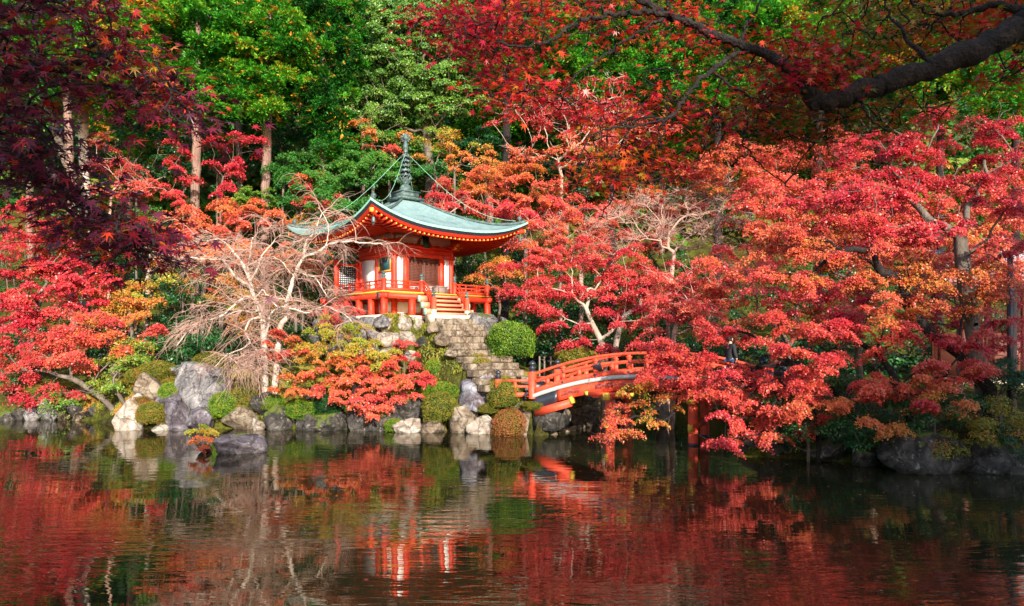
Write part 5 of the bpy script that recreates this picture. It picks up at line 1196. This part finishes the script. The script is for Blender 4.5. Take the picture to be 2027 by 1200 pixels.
# fallen leaves on the steps and the bank
g = np.random.default_rng(88); n = 1500; x = g.uniform(-15.5, 2.4, n); y = g.uniform(26.4, 31.5, n); z = ground(x, y)+.06
sx, sy = ST1-ST0; t_ = ((x-ST0[0])*sx+(y-ST0[1])*sy)/(sx*sx+sy*sy); ds = np.hypot(x-ST0[0]-np.clip(t_,0,1)*sx, y-ST0[1]-np.clip(t_,0,1)*sy)
z = np.where((ds < 1.1) & (t_ > 0) & (t_ < 1), SZ0-rise*np.floor(np.clip(t_,0,.999)*NS)-rise*.05+.02, z); ok = sdf(x, y, POND) > .2; x, y, z = x[ok], y[ok], z[ok]
for p_, ra, rb in BT:
    q_ = g.normal(size=(14,3)); q_ /= np.linalg.norm(q_, axis=1, keepdims=True); q_[:,2] = np.abs(q_[:,2]); q_[:,1] = -np.abs(q_[:,1])
    x = np.concatenate([x, p_.x+q_[:,0]*ra*1.06]); y = np.concatenate([y, p_.y+q_[:,1]*ra*1.06]); z = np.concatenate([z, p_.z+q_[:,2]*rb*1.10])
mb = MB(); mb.stars(np.stack([x,y,z],1), np.array([[0,-.3,1.0]])+g.normal(size=(len(x),3))*.25, g.normal(size=(len(x),3)), np.full(len(x), .042), g.uniform(.0,.65,len(x)), g.uniform(-.2,.3,len(x)))
tag(mb.build('fallen_leaves', MIX), 'fallen maple leaves scattered over the steps and the moss', None, None, 'stuff')
# ------------------------------------------------------------------ weeping cherry, bare
g = np.random.default_rng(404)
base = np.array(at(533,748,28.9)); base[2] = gz(base[0], base[1])-.1
root = empty('weeping_cherry', tuple(base), 0, 'bare weeping cherry with pale forked trunks and a haze of drooping pinkish twigs', 'tree')
limbs = [
 ([(525,748,28.9),(523,690,28.9),(521,642,28.9),(516,616,28.9),(504,592,28.9),(495,559,29),(489,541,29),(478,520,29.1),(463,500,29.2)], .15,.045),
 ([(541,748,28.9),(549,700,28.9),(555,648,28.9),(568,628,28.8),(567,604,28.8),(576,570,28.8),(583,547,28.8),(600,511,28.8),(630,499,28.6),(654,484,28.4),(690,478,28.0),(722,481,27.7),(760,484,27.5)], .14,.02),
 ([(495,565,29),(480,557,28.8),(468,550,28.6),(450,526,28.4),(440,515,28.3),(417,514,28.1),(380,510,27.9),(345,510,27.7)], .07,.02),
 ([(510,600,28.9),(495,588,28.6),(480,592,28.3),(462,606,28.1),(444,622,27.9),(414,634,27.6),(390,645,27.5),(369,660,27.4),(350,686,27.3)], .055,.015),
 ([(525,670,28.9),(531,645,28.7),(536,622,28.6),(555,610,28.4),(579,612,28.3),(612,619,28.2),(642,607,28.1),(678,620,28.0),(700,640,28.0)], .06,.015),
 ([(521,630,28.9),(505,630,28.5),(492,638,28.2),(486,658,28.0),(494,679,27.8),(470,694,27.7),(445,706,27.6),(420,733,27.5)], .05,.012),
 ([(516,612,28.9),(500,618,28.5),(480,615,28.1),(450,622,27.9)], .04,.015),
 ([(489,541,29),(492,520,29.2),(497,498,29.4),(500,470,29.6)], .04,.02),
 ([(504,592,28.9),(520,575,28.7),(530,585,28.5),(560,592,28.4),(580,596,28.3)], .035,.015),
 ([(583,547,28.8),(570,535,28.5),(560,520,28.4),(540,508,28.3),(530,512,28.2)], .035,.012),
 ([(600,511,28.8),(606,480,29),(622,460,29.1),(634,430,29.3),(645,415,29.4)], .05,.012),
 ([(645,488,28.4),(650,462,28.5),(648,440,28.6),(630,410,28.7)], .03,.012),
 ([(590,530,28.8),(605,545,28.6),(625,550,28.5),(640,575,28.4),(650,590,28.3)], .04,.012),
 ([(463,500,29.2),(445,480,29.2),(420,474,29.1),(400,480,29)], .04,.012),
 ([(495,559,29),(510,530,28.8),(520,505,28.7),(540,480,28.7),(560,460,28.8)], .045,.015),
 ([(450,700,27.7),(470,720,27.6),(500,725,27.6),(512,745,27.5)], .02,.01),
 ([(497,679,27.8),(510,700,27.7),(514,715,27.6)], .03,.015)]
mb = MB(); PTS = []; RD = []
for pl, r0, r1 in limbs:
    P = np.array([at(*p) for p in pl]); 
    P[0,2] = min(P[0,2], base[2]+.05) if pl[0][1] > 740 else P[0,2]
    Q = []; 
    for i in range(len(P)-1):
        p0 = P[max(i-1,0)]; p1 = P[i]; p2 = P[i+1]; p3 = P[min(i+2,len(P)-1)]
        for s in range(4):
            t = s/4; Q.append(.5*((2*p1)+(-p0+p2)*t+(2*p0-5*p1+4*p2-p3)*t*t+(-p0+3*p1-3*p2+p3)*t**3))
    Q.append(P[-1]); Q = np.array(Q)+g.normal(size=(len(Q),3))*.012; n = len(Q); rr = np.linspace(r0, r1, n)
    mb.tube([tuple(q-base) for q in Q], list(rr), 8)
    lo = 0.45 if pl[0][1] > 740 else .15
    k = int(n*lo); PTS.append(Q[k:]); RD.append(np.gradient(Q, axis=0)[k:])
mb.build('trunk', CHERRY, root, True)
PTS = np.concatenate(PTS); RD = np.concatenate(RD)
def strand(P, d, L, n, grav, wob):
    """arching then hanging strands; all at once"""
    out = [P]; d = d/np.linalg.norm(d, axis=1, keepdims=True); v = d.copy()
    for s in range(n):
        v = v + np.array([0,0,-1.0])[None]*grav + g.normal(size=v.shape)*wob; v /= np.linalg.norm(v, axis=1, keepdims=True)
        out.append(out[-1]+v*(L/n)[:,None])
    return out
m1 = 280; i = g.integers(0, len(PTS), m1); d = RD[i]/np.linalg.norm(RD[i], axis=1, keepdims=True)*.6+g.normal(size=(m1,3))*.75; d[:,2] = np.abs(d[:,2])*.55+.12
S1 = strand(PTS[i], d, g.uniform(.6,1.9,m1), 7, .15, .13)
mb = MB()
for s in range(7): mb.segs(S1[s]-base, S1[s+1]-base, np.full(m1, .020-.0018*s), np.full(m1, .018-.0018*s), 4)
mb.build('branches', TWIG, root)
A1 = np.concatenate(S1[1:]); D1 = np.concatenate([S1[s+1]-S1[s] for s in range(7)])
m2 = 3600; i = g.integers(0, len(A1), m2); d = D1[i]/np.linalg.norm(D1[i], axis=1, keepdims=True)*.8+g.normal(size=(m2,3))*.55; d[:,2] = d[:,2]*.4
S2 = strand(A1[i], d, g.uniform(.25,1.05,m2), 5, .17, .12)
mb = MB()
for s in range(5): mb.segs(S2[s]-base, S2[s+1]-base, np.full(m2, .0085-.0011*s), np.full(m2, .0075-.0011*s), 3)
# the long curtains hanging towards the rocks
m3 = 90; px = g.uniform(440,530,m3); P = np.array([at(a, g.uniform(690,735), g.uniform(27.2,27.9)) for a in px]); d = np.stack([g.normal(size=m3)*.5-.15, g.normal(size=m3)*.3-.2, -g.uniform(.1,1,m3)],1)
S3 = strand(P, d, g.uniform(.6,1.7,m3), 7, .16, .10)
for s in range(7): mb.segs(S3[s]-base, S3[s+1]-base, np.full(m3, .011-.0011*s), np.full(m3, .010-.0011*s), 3)
mb.build('twigs', TWIG, root)

# ------------------------------------------------------------------ foreground maples
def catmull(P, k=6):
    P = np.array(P, float); Q = []
    for i in range(len(P)-1):
        p0 = P[max(i-1,0)]; p1 = P[i]; p2 = P[i+1]; p3 = P[min(i+2,len(P)-1)]
        for s in range(k):
            t = s/k; Q.append(.5*((2*p1)+(-p0+p2)*t+(2*p0-5*p1+4*p2-p3)*t*t+(-p0+3*p1-3*p2+p3)*t**3))
    Q.append(P[-1]); return np.array(Q)
def near_maple(name, label, trunk_world, limbs, clusters, mat, bark, seed, leaf, per, tints, droop=.5, r_tw=.0035, spread=.26):
    """limbs: (list of px,py,Y points, r0, r1); clusters: (px, py, Y) twig tips that carry the leaves"""
    g = np.random.default_rng(seed); base = np.array(trunk_world[0]); root = empty(name, tuple(base), 0, label, 'tree')
    mb = MB(); nodes = []; 
    tw = catmull(trunk_world, 6); mb.tube([tuple(q-base) for q in tw], list(np.linspace(.20, limbs[0][1]*1.05, len(tw))), 12)
    for pl, r0, r1 in limbs:
        P = catmull([at(*p) for p in pl], 7); n = len(P); P = P + g.normal(size=P.shape)*.008 + np.sin(np.arange(n)[:,None]*.9+np.array([[0,2,4]]))*r0*.06
        rr = np.linspace(r0, r1, n)*(1+g.normal(size=n)*.07)
        mb.tube([tuple(q-base) for q in P], list(rr), 12); nodes.append(P)
    NN = np.concatenate(nodes); C = np.array([at(*c) for c in clusters])
    # twigs: connect every cluster to the nearest wood grown so far
    par = [-1]*len(NN); allN = [q for q in NN]; tree = NN.copy(); E0 = []; E1_ = []; ER = []; tipdir = []
    order = np.argsort([np.min(np.linalg.norm(NN-c, axis=1)) for c in C]); tipd = np.zeros_like(C)
    for ci in order:
        c = C[ci]; d = np.linalg.norm(tree-c, axis=1); j = int(np.argmin(d)); a = tree[j]; L = d[j]; ns = max(2, min(7, int(L/.12)+1)); prev = a
        side = g.normal(size=3)*.10*L + np.array([0,0,.16*L]); new = []
        for s in range(1, ns+1):
            t = s/ns; p = a*(1-t)+c*t+side*math.sin(math.pi*t)+g.normal(size=3)*.012; E0.append(prev); E1_.append(p); ER.append(r_tw+.0022*L*3*(1-t)+.0015); new.append(p); prev = p
        tree = np.concatenate([tree, np.array(new)]); tipd[ci] = (new[-1]-new[-2])
    E0 = np.array(E0)-base; E1_ = np.array(E1_)-base; ER = np.array(ER); mb.segs(E0, E1_, ER*1.15, ER, 6)
    mb.build('trunk', bark, root, True)
    # leaves in flat sprays round the twig tips
    k = len(C)*per; Ci = np.repeat(C, per, axis=0); 
    td = np.repeat(tipd/(np.linalg.norm(tipd, axis=1, keepdims=True)+1e-6), per, axis=0)
    off = g.normal(size=(k,3))*np.array([spread, spread, spread*.33]); off[:,2] -= (off[:,0]**2+off[:,1]**2)*droop*1.2
    P = Ci+off; T = off*1.0+td*.25+np.array([0,0,-.16*droop*2])[None]+g.normal(size=(k,3))*.07
    N = np.array([0,-.25,1.0])[None]+g.normal(size=(k,3))*.42
    tl = np.clip(np.repeat(tints, per)+g.normal(size=k)*.10, 0, 1)
    mb = MB(); mb.stars(P-base, N, T, leaf*g.uniform(.65,1.2,k), tl, g.uniform(.05,.45,k))
    mb.build('crown', mat, root)
    # leaf stalks
    mb = MB(); sel = g.uniform(size=k) < .5; A_ = (Ci+off*.35)[sel]; mb.segs(A_-base, P[sel]-base, np.full(sel.sum(), .0016), np.full(sel.sum(), .0012), 3)
    mb.build('stalks', bark, root)
    return root
def inpoly(px, py, poly):
    return sdf(np.array(px, float), np.array(py, float), poly) < 0
def fill(poly, n, y0, y1, g, holes=()):
    x0 = min(p[0] for p in poly); x1 = max(p[0] for p in poly); a0 = min(p[1] for p in poly); a1 = max(p[1] for p in poly); out = []
    while len(out) < n:
        x = g.uniform(x0, x1); y = g.uniform(a0, a1)
        if not inpoly([x],[y],poly)[0]: continue
        skip = False
        for hx, hy, hr, pr in holes:
            if math.hypot(x-hx, (y-hy)) < hr and g.uniform() < pr: skip = True
        if skip: continue
        out.append((x, y, g.uniform(y0, y1)))
    return out
g = np.random.default_rng(909)
cl = fill([(-60,-40),(140,-40),(150,60),(105,180),(110,260),(160,330),(240,400),(290,450),(300,500),(240,500),(150,430),(60,380),(-60,350)], 175, 3.0, 4.4, g, [(60,85,40,.5),(130,110,40,.6),(110,330,30,.2),(170,250,58,.98),(170,180,52,.96),(168,310,50,.92),(160,150,30,.6),(60,200,30,.4),(210,100,40,.6),(120,40,60,.5)])
cl += fill([(100,40),(220,40),(300,110),(395,180),(405,260),(360,275),(290,230),(230,230),(150,200)], 48, 3.2, 4.2, g, [(168,190,70,.97),(168,260,60,.97)])
cl += fill([(220,430),(320,460),(300,500),(260,530),(180,480),(120,440)], 46, 3.0, 3.9, g)
cl += fill([(150,-30),(250,-30),(240,30),(190,60)], 10, 3.4, 4.2, g)
ti = np.array([np.clip(.28+.10*g.normal() + (.22 if c[1] < 180 else 0) + (.30 if c[0] > 230 and c[1] < 300 and g.uniform() < .5 else 0) + (.5 if g.uniform() < .10 else 0) + (.55 if (c[1] > 400 and g.uniform() < .3) else 0), 0, 1) for c in cl])
near_maple('overhanging_maple', 'dark purple red maple hanging in from the left edge close to the viewer', [(-5.2,1.6,1.8),(-4.9,2.2,3.2),(-4.3,2.8,4.6),(-3.7,3.4,5.2)],
  [([(-420,180,3.5),(-250,150,3.5),(-90,170,3.5),(20,150,3.6),(120,130,3.7),(200,120,3.8),(270,150,3.9),(330,170,4.0)], .07,.006),
   ([(-90,170,3.5),(-30,260,3.5),(60,330,3.5),(140,390,3.6),(210,430,3.6),(260,470,3.6)], .04,.006),
   ([(-200,160,3.5),(-80,60,3.7),(30,20,3.8),(150,20,4.0),(220,30,4.1)], .035,.006),
   ([(120,130,3.7),(200,170,3.9),(300,200,4.0),(380,240,4.0)], .012,.004)],
  cl, PURP, BARKD, 31, .056, 13, ti, .55, spread=.14)

cl = fill([(880,-40),(1300,-40),(1500,60),(1540,150),(1560,260),(1500,300),(1450,290),(1380,330),(1280,350),(1200,330),(1170,290),(1120,230),(1030,190),(960,150),(900,60),(860,10)], 240, 5.3, 6.8, g, [(1450,40,60,.8),(1230,130,60,.7),(1540,60,50,.7),(1290,90,50,.6),(1180,130,60,.75),(1370,140,55,.85),(1260,60,45,.6),(1110,90,40,.5),(1200,230,60,.5),(1440,180,40,.6),(1060,160,40,.4),(1300,170,40,.5)])
cl += fill([(1500,60),(1640,20),(1700,60),(1740,130),(1650,190),(1560,200)], 62, 5.4, 6.4, g, [(1560,40,50,.6)])
cl += fill([(1560,110),(1660,110),(1700,150),(1640,180),(1560,180),(1490,260),(1460,240)], 50, 5.0, 5.6, g)
cl += fill([(1640,-40),(2080,-40),(2080,30),(1940,90),(1820,130),(1720,110),(1660,40)], 150, 5.3, 6.4, g, [(1700,40,50,.4)])
cl += fill([(1660,200),(1850,150),(2080,80),(2080,130),(1900,220),(1760,260),(1640,290),(1500,300),(1520,230)], 70, 5.5, 6.6, g, [(1900,200,70,.6),(2000,160,60,.6)])
cl += fill([(1150,300),(1330,330),(1400,330),(1370,380),(1250,370),(1180,400),(1130,330)], 34, 5, 6, g)
cl += fill([(860,-10),(1000,10),(1010,60),(940,110),(890,90),(870,40)], 22, 4.8, 5.6, g)
cl += fill([(790,35),(880,30),(900,70),(840,70)], 7, 5, 5.4, g)
cl += fill([(905,165),(1060,150),(1080,215),(960,215)], 14, 5, 5.6, g)
def tn(c):
    x, y = c[0], c[1]; t = .28+.12*g.normal()
    if 1640 < x < 1860 and y < 130: t = .80+.12*g.normal()
    elif x > 1860 and y < 120: t = .50+.14*g.normal()
    elif 1500 < x < 1700 and 190 < y: t = .72+.15*g.normal()
    elif x > 1640 and y > 150: t = .78+.12*g.normal()
    elif x < 1000: t = .12+.10*g.normal()
    elif 1150 < x < 1450 and y > 230: t = .50+.2*g.normal()
    elif g.uniform() < .12: t = .8
    return float(np.clip(t, 0, 1))
ti = np.array([tn(c) for c in cl])
near_maple('overhanging_maple', 'scarlet and green maple arching in from the upper right on thick dark limbs', [(7.0,2.2,1.7),(6.6,2.8,3.4),(5.9,3.9,5.0),(5.2,4.7,5.7)],
  [([(2480,-10,4.8),(2300,-40,4.9),(2150,-15,5.0),(2027,48,5.0),(1950,92,5.0),(1850,132,5.05),(1750,166,5.1),(1680,190,5.1),(1640,203,5.1),(1612,205,5.12)], .115,.058),
   ([(1612,206,5.12),(1603,190,5.12),(1598,176,5.1)], .05,.055),
   ([(1640,200,5.12),(1615,188,5.15),(1575,150,5.2),(1530,115,5.25),(1480,92,5.3),(1420,72,5.35),(1370,48,5.4),(1320,28,5.45),(1268,2,5.5),(1200,-40,5.5)], .045,.022),
   ([(1360,45,5.4),(1310,28,5.4),(1250,26,5.4),(1190,32,5.4),(1130,52,5.4),(1100,75,5.3),(1040,90,5.2),(960,80,5.2),(900,60,5.2)], .024,.006),
   ([(1500,100,5.3),(1450,110,5.3),(1410,140,5.3),(1380,165,5.2),(1350,200,5.2),(1325,232,5.1),(1290,245,5.1),(1230,252,5.1),(1170,265,5.0)], .022,.006),
   ([(1325,232,5.1),(1260,240,5.2),(1230,290,5.3),(1215,330,5.4),(1213,380,5.5),(1190,430,5.6)], .010,.004),
   ([(1470,88,5.3),(1472,60,5.3),(1490,35,5.3),(1510,-10,5.3)], .016,.008),
   ([(1340,38,5.4),(1325,15,5.4),(1310,-20,5.4)], .014,.01),
   ([(1420,145,5.3),(1440,165,5.2),(1475,185,5.1),(1500,200,5.1),(1560,215,5.0),(1640,240,5.0)], .010,.004),
   ([(1310,35,5.4),(1280,55,5.4),(1230,85,5.4),(1190,115,5.4),(1140,150,5.3),(1110,190,5.3),(1060,215,5.3),(1000,210,5.3)], .012,.004),
   ([(1475,210,5.1),(1480,250,5.1),(1470,280,5.2),(1490,310,5.2),(1520,340,5.3),(1560,370,5.4)], .009,.004),
   ([(2027,20,5.0),(1960,10,5.1),(1900,30,5.2),(1830,20,5.2),(1780,-10,5.2)], .03,.01),
   ([(1850,132,5.0),(1800,80,5.1),(1760,30,5.2),(1740,-20,5.2)], .018,.008),
   ([(1700,185,5.1),(1720,230,5.1),(1760,260,5.1)], .012,.004)],
  cl, NEARR, BARKD, 33, .055, 15, ti, .45, spread=.165)

# ------------------------------------------------------------------ unseen trees behind and beside the viewer, placed and sized for the shade they cast
shade = [(7.9,-7.5,9.0,2.5,3.0,'unseen dark evergreen behind the viewing place, placed to shade the upper right limb'),(-.8,-7.5,8.0,2.2,3.0,'broad unseen dark evergreen placed to shade the purple maple leaves'),(13,-7,7.6,4.4,2.4,'second unseen dark evergreen behind the viewing place, placed for its shade'),(19,0,6.6,5.0,4.5,'unseen dark evergreen on the near bank, placed to shade the right bank'),(23.5,3,9.5,4.2,6.0,'large unseen dark evergreen further right, placed to shade the right bank'),(-6,-8,8.4,4,3.4,'unseen dark evergreen behind the viewing place at the left, placed for its shade')]
g = np.random.default_rng(71); puffm = None
C = g.normal(size=(230,3)); C /= np.linalg.norm(C, axis=1, keepdims=True); C *= (g.uniform(.3,1,230)**.4)[:,None]
mb = MB(); mb.leaves(*[q for q in (lambda n: (np.repeat(C,n,axis=0)+g.normal(size=(230*n,3))*.10, g.normal(size=(230*n,3))))(110)], .085, .06, g, g.uniform(0,1,230*110)); puffm = mb.mesh('shade_crown'); puffm.materials.append(DKGRN)
mb = MB(); N, par, tips = grow([np.array([0,0,-2.2+.3*i]) for i in range(8)], C*.9, g, .2); wood(N, par, radii(N, par, .006, .06), 6, mb); tm = mb.mesh('shade_trunk', True); tm.materials.append(BARK)
for (x, y, z, rx, rz, lb) in shade:
    z0 = gz(x, y); rt = empty('shade_tree', (x, y, z0), x, lb, 'tree', 'unseen shade evergreens on the near bank')
    child('crown', puffm, DKGRN, rt, (0,0,z-z0), (rx,rx,rz)); child('trunk', tm, BARK, rt, (0,0,z-z0), (rx,rx,max(rz,(z-z0)/2.1)))

# ------------------------------------------------------------------ right side pavilion, lantern, people
pv = at(1985, 560, 31); pz = gz(pv.x, 31)
pav = empty('pavilion', (pv.x+2.2, 32, pz), R(-14), 'pavilion with a grey tiled roof and dark posts half hidden by the right bank maples', 'pavilion')
TILE = surf('grey_roof_tiles', [(.16,.18,.23),(.30,.33,.40),(.42,.45,.52)], 5, .45, .3, .01)
mb = MB(); W_ = 4.4; D_ = 2.6; hE = 4.6; hR = 6.1
def slope(sgn):
    V = []; n = 40
    for i in range(n+1):
        x = -W_+2*W_*i/n; r_ = .05 if i % 2 else 0
        V += [(x, sgn*D_, hE+r_), (x, sgn*.0, hR+r_), ]
    mb.add(V, [[2*i,2*i+1,2*i+3,2*i+2] for i in range(n)])
slope(-1); slope(1); mb.build('tiled_roof', TILE, pav)
mb = MB(); mb.box((0,0,hR+.12), (2*W_+.2,.3,.3)); mb.build('ridge', TILE, pav)
mb = MB(); mb.box((0,-D_,hE-.10), (2*W_,.12,.14)); mb.box((0,D_,hE-.10), (2*W_,.12,.14)); mb.build('eave_board', GREYWD, pav)
for x in (-3.6,-1.2,1.2,3.6):
    for y in (-1.9,1.9): mb = MB(); mb.box((x,y,hE/2), (.24,.24,hE)); mb.build('post', DARKW, pav)
mb = MB(); mb.box((0,1.9,1.3), (7.2,.08,2.2)); mb.build('back_wall', DARKW, pav)
mb = MB(); mb.box((0,0,.1), (8,4.6,.3)); mb.build('floor', STONEP, pav)
pp = at(1999, 640, 20.6); z0 = gz(pp.x, 20.6)
pl = empty('wooden_post', (pp.x, 20.6, z0), 0, 'tall dark square post with a paler purple grey side standing among the right bank trees', 'post')
mb = MB(); mb.box((0,0,2.3), (.10,.12,4.9)); mb.build('shaft', BLK, pl)
mb = MB(); mb.box((.14,.05,2.0), (.15,.10,4.0)); mb.build('side_board', GREYWD, pl)
pp = at(1722, 806, 23); z0 = gz(pp.x, 23)
ls = empty('wooden_railing', (pp.x, 23, z0), .2, 'short vermilion railing glimpsed under the bright low maple tiers', 'railing')
mb = MB(); mb.box((-.1,0,.35), (.16,.16,.9)); mb.build('post', VERM2, ls)
mb = MB(); mb.box((0,0,.42), (1.4,.07,.10)); mb.box((0,.0,.15), (1.4,.07,.10)); mb.build('rail', VERM2, ls)

def person(loc, rz, coat, trouser, hairc, label, armr=((.30,-.10,1.05),(.20,-.30,1.00)), h=1.0):
    root = empty('person', loc, rz, label, 'person')
    SK = surf('skin', [(.50,.30,.21),(.60,.38,.28)], 6, .55, .05, .002)
    def skin(name, verts, edges, rad, mat, par_, lev=2):
        me = bpy.data.meshes.new(name); me.from_pydata([tuple(np.array(v)*h) for v in verts], edges, []); me.materials.append(mat)
        o = bpy.data.objects.new(name, me); COL.objects.link(o); o.parent = par_
        md = o.modifiers.new('s', 'SKIN'); md.use_smooth_shade = True
        for i, r_ in enumerate(rad):
            sv = me.skin_vertices[0].data[i]; rr = r_ if isinstance(r_, tuple) else (r_, r_); sv.radius = (rr[0]*h, rr[1]*h); sv.use_root = (i == 0)
        s2 = o.modifiers.new('d', 'SUBSURF'); s2.levels = lev; s2.render_levels = lev
        return o
    V = [(0,0,.95),(0,0,1.15),(0,0,1.35),(0,0,1.47),(0,-.01,1.53),(0,-.02,1.60),(0,-.02,1.68),(-.18,0,1.40),(-.25,0,1.12),(-.27,-.08,.88),(.18,0,1.40),(.25,.0,1.12),(.27,-.08,.88),
         (-.10,0,.88),(-.11,-.01,.50),(-.11,.02,.10),(-.11,-.13,.04),(.10,0,.88),(.11,-.03,.50),(.11,0,.10),(.11,-.14,.04)]
    E = [(0,1),(1,2),(2,3),(3,4),(4,5),(5,6),(2,7),(7,8),(8,9),(2,10),(10,11),(11,12),(0,13),(13,14),(14,15),(15,16),(0,17),(17,18),(18,19),(19,20)]
    rd = [(.14,.11),(.13,.10),(.16,.10),.055,.055,(.075,.09),(.07,.085),.055,.045,.032,.055,.045,.032,.085,.06,.042,.035,.085,.06,.042,.035]
    b_ = skin('body', V, E, rd, SK, root)
    mb = MB(); 
    for s_ in (-1,1):
        mb.lathe([(.0,-.012),(.010,-.006),(.012,0),(.010,.006),(0,.012)], (s_*.030*h,-.105*h,1.635*h), 8)
    mb.build('eyes', BLK, b_, True)
    skin('coat', [(0,0,.80),(0,0,1.0),(0,0,1.2),(0,0,1.38),(0,0,1.46),(-.19,0,1.40),(-.26,0,1.12),(-.275,-.07,.93),(.19,0,1.40),(.26,0,1.12),(.275,-.07,.93)], [(0,1),(1,2),(2,3),(3,4),(3,5),(5,6),(6,7),(3,8),(8,9),(9,10)],
         [(.19,.15),(.17,.14),(.17,.135),(.18,.13),.075,.078,.064,.052,.078,.064,.052], coat, b_)
    skin('trousers', [(0,0,.92),(-.10,0,.84),(-.11,-.01,.5),(-.11,.02,.13),(.10,0,.84),(.11,-.03,.5),(.11,0,.13)], [(0,1),(1,2),(2,3),(0,4),(4,5),(5,6)], [(.15,.12),.10,.075,.06,.10,.075,.06], trouser, b_)
    skin('hair', [(0,.02,1.66),(0,.01,1.715),(0,.05,1.60)], [(0,1),(0,2)], [(.092,.10),(.06,.07),(.07,.055)], hairc, b_)
    for s_ in (-1,1):
        x, y, z = s_*.27, -.09, .86
        for q in range(4):
            skin('hand', [(x,y,z),(x+(q-1.5)*.016,y-.015,z-.06),(x+(q-1.5)*.017,y-.035,z-.10-.01*(q in (1,2)))], [(0,1),(1,2)], [.018,.009,.007], SK, b_, 1)
        skin('hand', [(x,y,z),(x-s_*.03,y-.04,z-.03),(x-s_*.035,y-.055,z-.06)], [(0,1),(1,2)], [.016,.010,.008], SK, b_, 1)
    return root
NAVY = surf('navy_cloth', [(.008,.010,.03),(.016,.02,.05)], 12, .85, .2, .004); JEAN = surf('blue_denim', [(.03,.06,.14),(.05,.10,.20)], 20, .85, .2, .003); HAIR = surf('black_hair', [(.008,.006,.005),(.015,.012,.01)], 20, .5, .3, .004); CHAR = surf('charcoal_cloth', [(.010,.010,.012),(.025,.025,.03)], 12, .85, .2, .004)
def onbridge(t, s_): p = B0+A*t+Cc*s_; return (p[0], p[1], bz(t)+.002)
person(onbridge(7.1, 1.2), 1.9, CHAR, JEAN, HAIR, 'person in a black jacket and blue jeans on the bridge behind the maple leaves')
person(onbridge(8.3, 1.9), 2.6, NAVY, NAVY, HAIR, 'person in dark navy clothes at the right end of the bridge beside the laurel', h=.98)
